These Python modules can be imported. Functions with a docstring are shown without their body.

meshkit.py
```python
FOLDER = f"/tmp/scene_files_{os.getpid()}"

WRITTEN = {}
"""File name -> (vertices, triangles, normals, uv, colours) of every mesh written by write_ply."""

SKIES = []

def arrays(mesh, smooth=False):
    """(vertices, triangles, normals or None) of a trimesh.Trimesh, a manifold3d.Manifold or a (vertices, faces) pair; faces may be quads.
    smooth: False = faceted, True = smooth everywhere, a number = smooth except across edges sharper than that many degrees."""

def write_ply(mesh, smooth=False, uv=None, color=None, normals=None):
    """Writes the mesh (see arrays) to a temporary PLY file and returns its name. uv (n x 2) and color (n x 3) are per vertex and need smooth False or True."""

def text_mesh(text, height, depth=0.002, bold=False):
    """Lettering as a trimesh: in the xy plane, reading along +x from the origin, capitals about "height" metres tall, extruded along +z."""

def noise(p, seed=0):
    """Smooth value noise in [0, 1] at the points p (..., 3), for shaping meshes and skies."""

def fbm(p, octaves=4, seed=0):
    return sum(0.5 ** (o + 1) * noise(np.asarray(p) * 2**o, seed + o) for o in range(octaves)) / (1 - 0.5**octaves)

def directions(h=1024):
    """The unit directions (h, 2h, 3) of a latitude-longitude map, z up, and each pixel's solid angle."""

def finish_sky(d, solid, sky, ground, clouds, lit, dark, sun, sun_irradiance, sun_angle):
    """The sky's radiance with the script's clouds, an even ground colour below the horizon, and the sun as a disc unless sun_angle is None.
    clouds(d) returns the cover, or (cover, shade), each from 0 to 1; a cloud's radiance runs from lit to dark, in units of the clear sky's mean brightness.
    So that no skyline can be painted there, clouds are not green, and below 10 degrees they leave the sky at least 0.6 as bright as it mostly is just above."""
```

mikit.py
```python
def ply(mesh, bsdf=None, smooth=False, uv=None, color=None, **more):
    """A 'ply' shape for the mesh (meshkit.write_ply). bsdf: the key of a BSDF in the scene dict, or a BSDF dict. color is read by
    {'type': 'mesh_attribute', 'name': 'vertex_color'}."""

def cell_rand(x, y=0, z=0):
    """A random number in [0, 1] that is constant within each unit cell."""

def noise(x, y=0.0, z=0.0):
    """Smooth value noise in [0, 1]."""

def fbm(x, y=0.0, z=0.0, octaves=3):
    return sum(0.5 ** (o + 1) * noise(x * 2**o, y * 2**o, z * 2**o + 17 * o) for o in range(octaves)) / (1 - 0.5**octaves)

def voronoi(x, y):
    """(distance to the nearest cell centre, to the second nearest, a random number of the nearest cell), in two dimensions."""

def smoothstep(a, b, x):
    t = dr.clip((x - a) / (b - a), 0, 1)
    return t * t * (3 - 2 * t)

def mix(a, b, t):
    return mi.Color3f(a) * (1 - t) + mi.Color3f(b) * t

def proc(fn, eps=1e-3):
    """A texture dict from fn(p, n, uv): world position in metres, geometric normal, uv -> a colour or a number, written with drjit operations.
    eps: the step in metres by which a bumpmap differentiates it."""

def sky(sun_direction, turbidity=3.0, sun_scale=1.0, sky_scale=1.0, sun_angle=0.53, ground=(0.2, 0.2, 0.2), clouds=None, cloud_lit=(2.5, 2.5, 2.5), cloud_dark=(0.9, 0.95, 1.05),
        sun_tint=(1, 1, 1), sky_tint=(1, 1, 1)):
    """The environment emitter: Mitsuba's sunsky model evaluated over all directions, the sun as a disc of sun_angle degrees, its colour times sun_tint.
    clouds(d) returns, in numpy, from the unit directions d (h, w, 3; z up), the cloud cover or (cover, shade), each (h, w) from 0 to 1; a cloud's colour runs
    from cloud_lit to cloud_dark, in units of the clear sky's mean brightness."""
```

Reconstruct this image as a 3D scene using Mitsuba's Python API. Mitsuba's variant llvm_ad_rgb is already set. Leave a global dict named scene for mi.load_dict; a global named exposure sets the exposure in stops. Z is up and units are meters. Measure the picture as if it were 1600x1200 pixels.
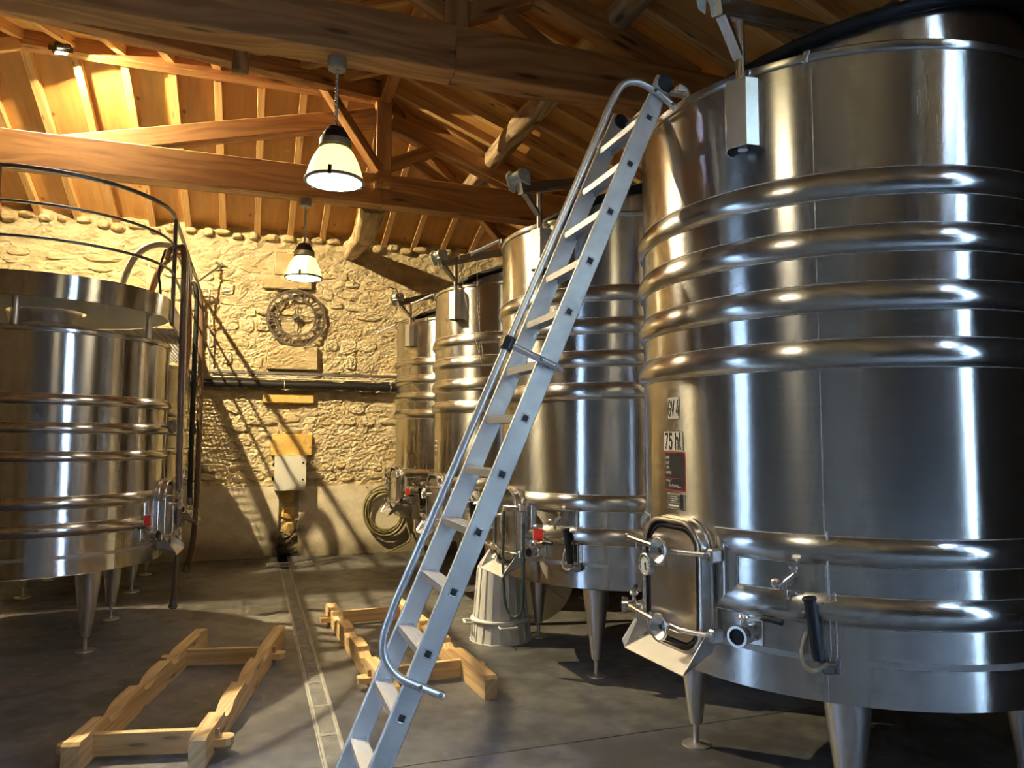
import math, random
import numpy as np, trimesh, drjit as dr, mitsuba as mi, mikit, meshkit
from mikit import proc, fbm, noise, voronoi, smoothstep, mix, cell_rand

T = mi.ScalarTransform4f
rng = np.random.default_rng(7)
scene, labels = {}, {}

# ------------------------------------------------------------------ camera, sky, exposure
YAW, PITCH, ROLL, EYE = 0.33741, 0.077236, 0.0035266, np.array([0, 0, 1.68])
fwd = np.array([math.sin(YAW) * math.cos(PITCH), math.cos(YAW) * math.cos(PITCH), math.sin(PITCH)])
rgt = np.array([math.cos(YAW), -math.sin(YAW), 0.0])
up = np.cross(rgt, fwd)
up = -math.sin(ROLL) * rgt + math.cos(ROLL) * up
scene['camera'] = {'type': 'perspective', 'fov': 69.36, 'fov_axis': 'x', 'near_clip': 0.05, 'far_clip': 200.0,
                   'to_world': T().look_at(origin=EYE.tolist(), target=(EYE + fwd).tolist(), up=up.tolist())}
SKY = 200.0
scene['sky'] = mikit.sky([-0.3, 0.5, 0.75], turbidity=3.0, sun_scale=0.0, sky_scale=SKY, ground=(0.25, 0.25, 0.26),
                         clouds=lambda d: (0.75 + 0 * d[..., 0], 0.3 + 0 * d[..., 0]), cloud_lit=(1.35, 2.0, 2.9), cloud_dark=(0.68, 1.05, 1.65), sky_tint=(0.65, 0.95, 1.3))
exposure = 1.17
FLOOD = 45000.0      # radiance of the small flood lamp under the ridge
BOWL, DISC = 1.7, 15.0

# ------------------------------------------------------------------ materials
def rgb(*c):
    return {'type': 'rgb', 'value': list(c)}

def two(b):
    return {'type': 'twosided', 'bsdf': b}

def plain(name, col, rough=0.5, metal=0.0, spec=0.5, **k):
    scene[name] = two({'type': 'principled', 'base_color': rgb(*col) if isinstance(col, tuple) else col, 'roughness': rough, 'metallic': metal, 'specular': spec, **k})

def metal(name, col, au, av=None):
    scene[name] = two({'type': 'roughconductor', 'material': 'none', 'distribution': 'ggx', 'alpha_u': au, 'alpha_v': au if av is None else av,
                       'specular_reflectance': rgb(*col) if isinstance(col, tuple) else col})

def steel_fn(p, n, uv):
    s = fbm(uv.x * 3.0, uv.y * 160.0, 0, octaves=2)
    d = fbm(p.x * 2.2, p.y * 2.2, p.z * 0.8, octaves=2)
    return mi.Color3f(0.64, 0.62, 0.595) * (0.82 + 0.22 * s) * (0.88 + 0.2 * d)

metal('brushed_steel', proc(steel_fn), 0.022, 0.15)
metal('ring_steel', (0.60, 0.58, 0.55), 0.035, 0.12)
metal('satin_band', (0.62, 0.61, 0.60), 0.34, 0.34)
metal('polished_steel', (0.76, 0.74, 0.71), 0.07)
metal('leg_steel', (0.72, 0.70, 0.68), 0.13, 0.2)
metal('dull_steel', (0.55, 0.54, 0.52), 0.3)
metal('wire_steel', (0.8, 0.79, 0.77), 0.2)
metal('dark_metal', (0.2, 0.19, 0.18), 0.3)

def alu_fn(p, n, uv):
    s = fbm(p.x * 14, p.y * 14, p.z * 14, octaves=3)
    w = smoothstep(0.72, 0.78, noise(p.x * 60, p.y * 60, p.z * 60)) * smoothstep(2.6, 0.2, p.z)
    return mi.Color3f(0.80, 0.82, 0.85) * (0.74 + 0.42 * s) + mi.Color3f(0.12) * w

metal('aluminium', proc(alu_fn), 0.36, 0.36)
metal('aluminium_tube', (0.74, 0.745, 0.76), 0.24, 0.24)
metal('galvanised', proc(lambda p, n, uv: mi.Color3f(0.5, 0.5, 0.49) * (0.7 + 0.5 * fbm(p.x * 25, p.y * 25, p.z * 25))), 0.42)

def wood(a, b, knot, ku=1.1, kv=7.0, lines=42.0):
    def fn(p, n, uv):
        warp = fbm(uv.x * 0.9, uv.y * 4.0, 3.0, octaves=2) * 2.2
        g = fbm(uv.x * 1.6, uv.y * lines + warp * 3.0, 1.0, octaves=3)
        c = mix(mi.Color3f(*a), mi.Color3f(*b), smoothstep(0.25, 0.75, g))
        d, _, r = voronoi(uv.x * ku, uv.y * kv)
        k = smoothstep(0.13, 0.05, d) * dr.select(r > 0.55, 1.0, 0.0)
        halo = smoothstep(0.34, 0.1, d) * 0.4 * dr.select(r > 0.55, 1.0, 0.0)
        c = c * (1 - 0.35 * halo)
        return mix(c, mi.Color3f(*knot), k * 0.85)
    return proc(fn)

plain('beam_wood', wood((0.30, 0.135, 0.045), (0.45, 0.23, 0.085), (0.07, 0.025, 0.01), 1.0, 5.5, 30.0), 0.6)
plain('rafter_wood', wood((0.50, 0.29, 0.11), (0.64, 0.40, 0.17), (0.2, 0.09, 0.03), 1.6, 11.0, 60.0), 0.6)
plain('pale_pine', wood((0.60, 0.39, 0.18), (0.74, 0.53, 0.28), (0.30, 0.15, 0.06), 2.0, 9.0, 60.0), 0.55)
plain('old_timber', wood((0.20, 0.135, 0.075), (0.46, 0.33, 0.19), (0.06, 0.03, 0.015), 1.4, 4.0, 24.0), 0.85)
def ply_fn(a, b):
    def fn(p, n, uv):
        g = fbm(uv.x * 2.0, uv.y * 26.0, 5.0, octaves=3)
        m = fbm(uv.x * 1.3, uv.y * 1.3, 9.0, octaves=2)
        c = mix(mi.Color3f(*a), mi.Color3f(*b), smoothstep(0.2, 0.8, g * 0.6 + m * 0.4))
        d, _, r = voronoi(uv.x * 1.5, uv.y * 3.0)
        return c * (1 - 0.6 * smoothstep(0.07, 0.03, d) * dr.select(r > 0.75, 1.0, 0.0))
    return proc(fn)
plain('plywood', ply_fn((0.42, 0.205, 0.055), (0.53, 0.28, 0.085)), 0.55)
plain('plywood_light', ply_fn((0.46, 0.23, 0.065), (0.57, 0.315, 0.10)), 0.55)

def stone_col(a, b):
    def fn(p, n, uv):
        g = fbm(p.x * 7, p.y * 7, p.z * 7, octaves=4)
        s = noise(p.x * 70, p.y * 70, p.z * 70)
        c = mix(mi.Color3f(*a), mi.Color3f(*b), smoothstep(0.3, 0.7, g))
        damp = smoothstep(0.42, 0.02, p.z + 0.35 * (fbm(p.x * 3, p.z * 3, 2.0) - 0.5))
        leak = smoothstep(0.62, 0.0, dr.sqrt(dr.square((p.x - 0.52) * 1.35) + dr.square(p.z * 1.0))+ 0.5 * (fbm(p.x * 6, p.z * 6, 5.0) - 0.5))
        c = c * (0.86 + 0.28 * s)
        c = mix(c, mi.Color3f(0.10, 0.075, 0.035), dr.clip(damp * 0.75, 0, 1))
        return mix(c, mi.Color3f(0.025, 0.02, 0.012), dr.clip(leak * 1.3, 0, 1))
    return proc(fn)

def bump_fn(p, n, uv):
    return fbm(p.x * 30, p.y * 30, p.z * 30, octaves=5)

def bumped(name, col, scale, rough=0.9):
    scene[name] = two({'type': 'bumpmap', 'scale': scale, 'texture': proc(bump_fn, eps=0.004), 'bsdf': {'type': 'principled', 'base_color': col, 'roughness': rough, 'specular': 0.2}})

bumped('mortar', stone_col((0.50, 0.40, 0.235), (0.62, 0.51, 0.32)), 0.09)
bumped('stone_pale', stone_col((0.54, 0.44, 0.265), (0.68, 0.57, 0.37)), 0.085)
bumped('stone_warm', stone_col((0.50, 0.38, 0.20), (0.64, 0.50, 0.29)), 0.085)
bumped('stone_ochre', stone_col((0.52, 0.33, 0.09), (0.66, 0.45, 0.15)), 0.03)
bumped('plaster', stone_col((0.52, 0.45, 0.33), (0.60, 0.53, 0.40)), 0.006)
bumped('dark_wall', stone_col((0.045, 0.036, 0.028), (0.075, 0.06, 0.042)), 0.05)

def floor_col(p, n, uv):
    a = fbm(p.x * 1.1, p.y * 1.1, 1.0, octaves=4)
    b = fbm(p.x * 9, p.y * 9, 4.0, octaves=3)
    sp = smoothstep(0.80, 0.86, noise(p.x * 24, p.y * 24, 2.0)) * smoothstep(0.45, 0.7, a)
    c = mix(mi.Color3f(0.050, 0.049, 0.047), mi.Color3f(0.125, 0.120, 0.112), smoothstep(0.25, 0.75, 0.65 * a + 0.35 * b))
    wet = smoothstep(0.42, 0.62, fbm(p.x * 0.9, p.y * 0.9, 8.0, octaves=3)) * smoothstep(8.2, 9.6, p.y)
    c = c * (1 - 0.55 * wet)
    return c + mi.Color3f(0.04, 0.038, 0.034) * sp
def floor_rough(p, n, uv):
    wet = smoothstep(0.42, 0.62, fbm(p.x * 0.9, p.y * 0.9, 8.0, octaves=3)) * smoothstep(8.2, 9.6, p.y)
    return 0.40 + 0.16 * fbm(p.x * 2.5, p.y * 2.5, 6.0) - 0.32 * wet
scene['concrete'] = two({'type': 'principled', 'base_color': proc(floor_col), 'roughness': proc(floor_rough), 'specular': 0.5})

plain('black_rubber', (0.008, 0.008, 0.008), 0.6, spec=0.25)
plain('black_plastic', (0.010, 0.010, 0.010), 0.5, spec=0.3)
plain('white_plastic', (0.72, 0.73, 0.74), 0.45)
plain('cream_plastic', (0.66, 0.58, 0.42), 0.5)
plain('grey_plastic', (0.33, 0.33, 0.31), 0.5)
plain('painted_box', (0.55, 0.53, 0.47), 0.45)
plain('label_white', (0.62, 0.60, 0.53), 0.5)
plain('label_black', (0.012, 0.012, 0.012), 0.5)
plain('label_red', (0.5, 0.02, 0.025), 0.5)
plain('winch_paint', (0.66, 0.72, 0.68), 0.45)
plain('dial_white', (0.66, 0.72, 0.78), 0.35)
plain('brown_hose', (0.105, 0.06, 0.034), 0.3)
plain('amber_hose', (0.22, 0.09, 0.03), 0.3)
plain('clear_hose', (0.62, 0.56, 0.45), 0.28)
plain('coil_hose', (0.20, 0.17, 0.075), 0.4)
plain('green_hose', (0.03, 0.06, 0.045), 0.45)
plain('black_iron', (0.075, 0.06, 0.05), 0.5, 0.3)
plain('pale_pipe', (0.55, 0.5, 0.4), 0.4)
plain('unseen_wall_grey', (0.32, 0.32, 0.32), 0.9)  # grey of the unseen wall that dims the left opening
plain('pale_sheet', (0.62, 0.63, 0.56), 0.5)
plain('cement_ground', (0.3, 0.3, 0.29), 0.9)
plain('rail_paint', (0.10, 0.092, 0.088), 0.3, 0.6)

# ------------------------------------------------------------------ mesh helpers
def mesh(v, f):
    return trimesh.Trimesh(np.asarray(v, float), np.asarray(f, int), process=False)

def cat(*ms):
    out = []
    for m in ms:
        out += list(m) if isinstance(m, (list, tuple)) else [m]
    vs, fs, k = [], [], 0
    for m in out:
        vs.append(m.vertices); fs.append(m.faces + k); k += len(m.vertices)
    return mesh(np.vstack(vs), np.vstack(fs))

BOXF = [[0, 2, 1], [0, 3, 2], [4, 5, 6], [4, 6, 7], [0, 1, 5], [0, 5, 4], [1, 2, 6], [1, 6, 5], [2, 3, 7], [2, 7, 6], [3, 0, 4], [3, 4, 7]]

def box(c, s, bev=0.0):
    c, h = np.asarray(c, float), np.asarray(s, float) / 2
    if not bev:
        v = [[-1, -1, -1], [1, -1, -1], [1, 1, -1], [-1, 1, -1], [-1, -1, 1], [1, -1, 1], [1, 1, 1], [-1, 1, 1]]
        return mesh(np.array(v) * h + c, BOXF)
    pts = []
    for sx in (-1, 1):
        for sy in (-1, 1):
            for sz in (-1, 1):
                for k in range(3):
                    q = h - bev
                    q = q.copy(); q[k] = h[k]
                    pts.append(np.array([sx, sy, sz]) * q + c)
    m = trimesh.convex.convex_hull(np.array(pts))
    return mesh(m.vertices, m.faces)

def hull(pts):
    m = trimesh.convex.convex_hull(np.asarray(pts, float))
    return mesh(m.vertices, m.faces)

def frame(d, upv=(0, 0, 1)):
    d = np.asarray(d, float); d = d / np.linalg.norm(d)
    a = np.cross(d, upv)
    if np.linalg.norm(a) < 1e-6:
        a = np.cross(d, (0, 1, 0) if abs(d[2]) > .9 else (1, 0, 0))
    a /= np.linalg.norm(a)
    return d, a, np.cross(a, d)

UVROLL = [0]
def prism(section, p0, p1, upv=(0, 0, 1)):
    """section (n,2) convex in (side, up); separate faces with uv: u along the length in metres."""
    p0, p1 = np.asarray(p0, float), np.asarray(p1, float)
    d, a, b = frame(p1 - p0, upv)
    L = np.linalg.norm(p1 - p0)
    S = np.asarray(section, float)
    UVROLL[0] += 1
    ou, ov = (UVROLL[0] * 3.71) % 97, (UVROLL[0] * 1.37) % 53
    vs, fs, uv, acc = [], [], [], 0.0
    n = len(S)
    for i in range(n):
        s, t = S[i], S[(i + 1) % n]
        w = np.linalg.norm(t - s)
        k = len(vs)
        for P, e in ((p0, 0), (p1, L)):
            for q, vv in ((s, acc), (t, acc + w)):
                vs.append(P + a * q[0] + b * q[1]); uv.append((ou + e, ov + vv))
        fs += [[k, k + 1, k + 3], [k, k + 3, k + 2]]
        acc += w
    for P, flip in ((p0, 1), (p1, 0)):
        k = len(vs)
        for q in S:
            vs.append(P + a * q[0] + b * q[1]); uv.append((ou + q[0] * .3, ov + q[1]))
        for i in range(1, n - 1):
            fs.append([k, k + i + 1, k + i] if flip else [k, k + i, k + i + 1])
    m = mesh(vs, fs)
    if np.dot(np.cross(vs[fs[0][1]] - vs[fs[0][0]], vs[fs[0][2]] - vs[fs[0][0]]), vs[fs[0][0]] - (p0 + p1) / 2 - d * 0) < 0:
        m = mesh(vs, np.array(fs)[:, ::-1])
    return m, np.array(uv)

def beam(p0, p1, w, h, upv=(0, 0, 1), ch=0.008):
    x, y = w / 2, h / 2
    if not ch:
        return prism([(-x, -y), (x, -y), (x, y), (-x, y)], p0, p1, upv)
    return prism([(-x + ch, -y), (x - ch, -y), (x, -y + ch), (x, y - ch), (x - ch, y), (-x + ch, y), (-x, y - ch), (-x, -y + ch)], p0, p1, upv)

def catuv(parts):
    k, vs, fs, uvs = 0, [], [], []
    for m, uv in parts:
        vs.append(m.vertices); fs.append(m.faces + k); uvs.append(uv); k += len(m.vertices)
    return mesh(np.vstack(vs), np.vstack(fs)), np.vstack(uvs)

def spline(pts, n=40):
    """Catmull-Rom through the points."""
    P = np.asarray(pts, float)
    P = np.vstack([2 * P[0] - P[1], P, 2 * P[-1] - P[-2]])
    out, m = [], len(P) - 3
    for i in range(m):
        t = np.linspace(0, 1, max(2, n // m + 1))[:, None]
        a, b, c, d = P[i:i + 4]
        q = .5 * (2 * b + (c - a) * t + (2 * a - 5 * b + 4 * c - d) * t ** 2 + (3 * b - a - 3 * c + d) * t ** 3)
        out.append(q if i == m - 1 else q[:-1])
    return np.vstack(out)

def tube(path, r, n=10, closed=False, caps=True):
    P = np.asarray(path, float)
    N = len(P)
    R = np.broadcast_to(np.asarray(r, float), (N,))
    t = np.roll(P, -1, 0) - np.roll(P, 1, 0) if closed else np.gradient(P, axis=0)
    t /= np.linalg.norm(t, axis=1, keepdims=True)
    _, a, _ = frame(t[0])
    vs = []
    ang = np.arange(n) * 2 * np.pi / n
    for i in range(N):
        a = a - t[i] * np.dot(a, t[i]); a /= np.linalg.norm(a)
        b = np.cross(t[i], a)
        vs.append(P[i] + R[i] * (np.cos(ang)[:, None] * a + np.sin(ang)[:, None] * b))
    fs = []
    for i in range(N if closed else N - 1):
        for j in range(n):
            q = [i * n + j, i * n + (j + 1) % n, ((i + 1) % N) * n + (j + 1) % n, ((i + 1) % N) * n + j]
            fs += [[q[0], q[1], q[2]], [q[0], q[2], q[3]]]
    v = np.vstack(vs)
    if caps and not closed:
        k = len(v)
        v = np.vstack([v, vs[0], vs[-1], [P[0]], [P[-1]]])
        for j in range(n):
            fs += [[k + 2 * n, k + (j + 1) % n, k + j], [k + 2 * n + 1, k + n + j, k + n + (j + 1) % n]]
    return mesh(v, fs)

def rod(a, b, r, n=12):
    return tube([a, b], r, n)

def arc(c, R, z, a0, a1, n=48):
    a = np.radians(np.linspace(a0, a1, n))
    return np.stack([c[0] + R * np.cos(a), c[1] + R * np.sin(a), np.full(n, z)], 1)

def lathe(segs, n=64, a0=0.0, a1=360.0):
    """segs: lists of (r, z), each smooth in itself and creased to the next. Returns mesh, uv (u round the axis in metres, v along the profile)."""
    ang = np.radians(np.linspace(a0, a1, n + 1))
    vs, fs, uv, k, acc = [], [], [], 0, 0.0
    for s in segs:
        s = np.asarray(s, float)
        for j, (r, z) in enumerate(s):
            if j:
                acc += math.hypot(s[j][0] - s[j - 1][0], s[j][1] - s[j - 1][1])
            vs.append(np.stack([r * np.cos(ang), r * np.sin(ang), np.full(n + 1, z)], 1))
            uv.append(np.stack([ang, np.full(n + 1, acc)], 1))
        for j in range(len(s) - 1):
            for i in range(n):
                q = [k + j * (n + 1) + i, k + j * (n + 1) + i + 1, k + (j + 1) * (n + 1) + i + 1, k + (j + 1) * (n + 1) + i]
                fs += [[q[0], q[1], q[2]], [q[0], q[2], q[3]]]
        k += len(s) * (n + 1)
    return mesh(np.vstack(vs), fs), np.vstack(uv)

def orient(m, o, axis, upv=(0, 0, 1)):
    """Puts a mesh built about +z so that its z runs along axis and its origin at o."""
    d, a, b = frame(axis, upv)
    M = np.eye(4); M[:3, 0], M[:3, 1], M[:3, 2], M[:3, 3] = a, b, d, o
    m = m.copy(); m.apply_transform(M)
    return m

def disc_lathe(prof, o, axis, n=24):
    return orient(lathe([[p, q] for p, q in zip(prof[:-1], prof[1:])], n)[0], o, axis)

def extrude(poly, depth):
    from shapely.geometry import Polygon
    m = trimesh.creation.extrude_polygon(Polygon(poly), depth, engine='earcut')
    return mesh(m.vertices, m.faces)

def wall_map(m, az, z, R, lift=0.0):
    """Wraps a flat mesh (x right, y up, z out) round a cylinder about the origin."""
    v = m.vertices
    a = math.radians(az) + v[:, 0] / R
    r = R + lift + v[:, 2]
    return mesh(np.stack([r * np.cos(a), r * np.sin(a), z + v[:, 1]], 1), m.faces)

def flatbox(w, h, d, nx=6):
    xs = np.linspace(-w / 2, w / 2, nx + 1)
    return cat([box(((a + b) / 2, 0, d / 2), (b - a, h, d)) for a, b in zip(xs[:-1], xs[1:])])

def text(s, height, bold=True):
    m = meshkit.text_mesh(s, height, 0.0008, bold)
    m = mesh(m.vertices, m.faces)
    v = m.vertices.copy(); v[:, 0] -= (v[:, 0].min() + v[:, 0].max()) / 2; v[:, 1] -= (v[:, 1].min() + v[:, 1].max()) / 2
    return mesh(v, m.faces)

# ------------------------------------------------------------------ scene entries
def numbered(key):
    if key not in scene and key not in labels and not any(k.startswith(key + '__') for k in scene):
        return key
    i = 1
    while True:
        k = f'{key}_{i:03d}'
        if k not in scene and k not in labels and not any(x.startswith(k + '__') for x in scene):
            return k
        i += 1

def put(key, m, bsdf, smooth=False, uv=None, to=None, emit=None):
    key = numbered(key)
    d = mikit.ply(m, bsdf, smooth=smooth, uv=uv)
    if to is not None:
        d['to_world'] = to
    if emit is not None:
        d['emitter'] = {'type': 'area', 'radiance': rgb(*emit)}
    scene[key] = d
    return key

def tag(key, label, cat_, group=None, kind=None):
    labels[key] = {k: v for k, v in (('label', label), ('category', cat_), ('group', group), ('kind', kind)) if v}

def structure(key, label=None):
    labels[key] = {'kind': 'structure', **({'label': label} if label else {})}

# ------------------------------------------------------------------ setting: walls, floor, roof
YB, ZW = 11.4, 4.70                    # back wall and the height of the wall tops
XR, XL = 4.15, -1.40                   # walls of the main nave
XK, YR, ZR = 1.36, 8.5, 5.747          # ridge
MS, MB = 0.386, (5.747 - 4.70) / 2.9   # slopes
YF, XW, YV = -9.0, -6.2, 4.6           # front wall, end of the left wing, its front wall

# back wall: rough mortar, rubble stones, dressed stones, cement dado
def wall_grid(x0, x1, z0, z1, step, amp, seed=3):
    nx, nz = int((x1 - x0) / step), int((z1 - z0) / step)
    X, Z = np.meshgrid(np.linspace(x0, x1, nx + 1), np.linspace(z0, z1, nz + 1), indexing='ij')
    p = np.stack([X * 5, Z * 6.5, 0 * X], -1)
    h = meshkit.fbm(p, 5, seed) - .5
    h2 = meshkit.fbm(p * 2.7 + 9, 4, seed + 9) - .5
    y = YB - amp * h * 1.5 - amp * 1.1 * h2
    v = np.stack([X, y, Z], -1).reshape(-1, 3)
    i, j = np.meshgrid(np.arange(nx), np.arange(nz), indexing='ij')
    q = np.stack([i * (nz + 1) + j, (i + 1) * (nz + 1) + j, (i + 1) * (nz + 1) + j + 1, i * (nz + 1) + j + 1], -1).reshape(-1, 4)
    return mesh(v, np.vstack([q[:, [0, 1, 2]], q[:, [0, 2, 3]]]))

structure('wall_back', 'rough rubble stone wall at the far end of the vat room')
put('wall_back__mortar', wall_grid(XW, XR, 0.0, 4.86, 0.03, 0.055), 'mortar', True)
put('wall_back__core', box(((XW + XR) / 2, YB + 0.25, 2.4), (XR - XW, 0.36, 5.0)), 'dark_wall')

def stone(cx, cz, w, h, out, r):
    n = 16
    rot = r.uniform(-.09, .09)
    a = np.arange(n) * 2 * np.pi / n + r.uniform(-.14, .14, n)
    e = r.uniform(.55, .9)
    rad = r.uniform(.80, 1.0, n); rad = (rad + np.roll(rad, 1)) / 2
    x0 = np.sign(np.cos(a)) * np.abs(np.cos(a)) ** e * w / 2 * rad
    z0 = np.sign(np.sin(a)) * np.abs(np.sin(a)) ** e * h / 2 * rad
    bx, bz = x0 * math.cos(rot) - z0 * math.sin(rot), x0 * math.sin(rot) + z0 * math.cos(rot)
    tilt = r.uniform(-.10, .10, 2)
    vs = []
    for s, y in ((1.06, -0.05), (.98, out * .1), (.84, out * .8), (.58, out * 1.0), (.28, out * 1.05)):
        for k in range(n):
            X, Z = cx + bx[k] * s, cz + bz[k] * s
            vs.append((X, YB - y - (tilt[0] * bx[k] + tilt[1] * bz[k]) * min(s, .9), Z))
    vs.append((cx, YB - out * 1.05, cz))
    v = np.array(vs)
    lump = meshkit.fbm(np.stack([v[:, 0] * 13, v[:, 2] * 13, v[:, 0] * 0 + cx * 9], -1), 3, 4) - .5
    v[:, 1] -= lump * .045 * np.r_[np.zeros(n), np.full(4 * n + 1, 1.0)]
    fs = []
    for g in range(4):
        for k in range(n):
            q = [g * n + k, g * n + (k + 1) % n, (g + 1) * n + (k + 1) % n, (g + 1) * n + k]
            fs += [[q[0], q[1], q[2]], [q[0], q[2], q[3]]]
    for k in range(n):
        fs.append([4 * n + k, 4 * n + (k + 1) % n, 5 * n])
    return mesh(v, fs)

dressed = [(0.54, 2.90, 0.72, 0.36), (0.56, 1.615, 0.58, 0.32), (0.46, 4.30, 0.42, 0.34), (0.34, 4.02, 0.5, 0.2), (0.62, 4.05, 0.34, 0.22), (0.50, 2.29, 0.72, 0.13)]
rs = np.random.default_rng(11)
z, count = 1.08, 0
while z < 4.62 and count < 296:
    h = rs.uniform(.12, .26)
    x = -3.45 + rs.uniform(0, .3)
    while x < 3.3 and count < 296:
        w = rs.uniform(.22, .54) if rs.random() < .75 else rs.uniform(.12, .22)
        cx, cz = x + w / 2, z + h / 2 + rs.uniform(-.02, .02)
        if not any(abs(cx - d[0]) < (d[2] + w) / 2 - .02 and abs(cz - d[1]) < (d[3] + h) / 2 - .02 for d in dressed) and not (1.95 < cx < 3.3 and cz < 3.0 and 2.2 < cx):
            n = meshkit.noise(np.array([cx * .7, cz * .9, 3.0]))
            put('wall_back__stone', stone(cx, cz + rs.uniform(-.02, .02), w * rs.uniform(.86, 1.06), h * rs.uniform(.8, 1.08), rs.uniform(-.006, .030) * (0.4 + 1.1 * n), rs), ('stone_pale', 'stone_warm', 'stone_pale', 'mortar')[rs.integers(4)], 32)
            count += 1
        x += w
    z += h
z = 4.70
for k in range(30):      # loose stones along the wall top, between the rafters
    x = -3.4 + k * .225 + rs.uniform(-.04, .04)
    put('wall_back__top_stone', stone(x, 4.68 + rs.uniform(-.05, .03), rs.uniform(.14, .27), rs.uniform(.09, .16), .09, rs), 'stone_warm' if k % 3 else 'stone_pale', True)
for k, (cx, cz, w, h) in enumerate(dressed):
    put('wall_back__dressed_stone', box((cx, YB - .02, cz), (w, .12, h), .012), 'stone_ochre' if k in (1, 5) else 'stone_warm')
put('wall_back__ochre_stone', stone(.49, .86, .26, .26, .045, rs), 'stone_ochre', 32)
put('wall_back__ochre_stone', stone(.54, .63, .21, .24, .04, rs), 'stone_ochre', 32)
put('wall_back__ochre_stone', stone(.55, .40, .18, .22, .04, rs), 'stone_ochre', 32)
def dado(x0, x1, z1):
    n = 60
    xs = np.linspace(x0, x1, n)
    top = z1 + .012 * (meshkit.fbm(np.stack([xs * 6, 0 * xs, 0 * xs], -1), 3) - .5) * 2
    pts = [(x0, 0)] + [(x1, 0)] + [(a, b) for a, b in zip(xs[::-1], top[::-1])]
    m = extrude(pts, .05)
    v = m.vertices
    return mesh(np.stack([v[:, 0], YB - .012 - v[:, 2], v[:, 1]], 1), m.faces)
put('wall_back__cement_render', dado(XW, 0.40, 1.02), 'plaster')
put('wall_back__cement_render', dado(0.68, XR, 1.01), 'plaster')

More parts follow.
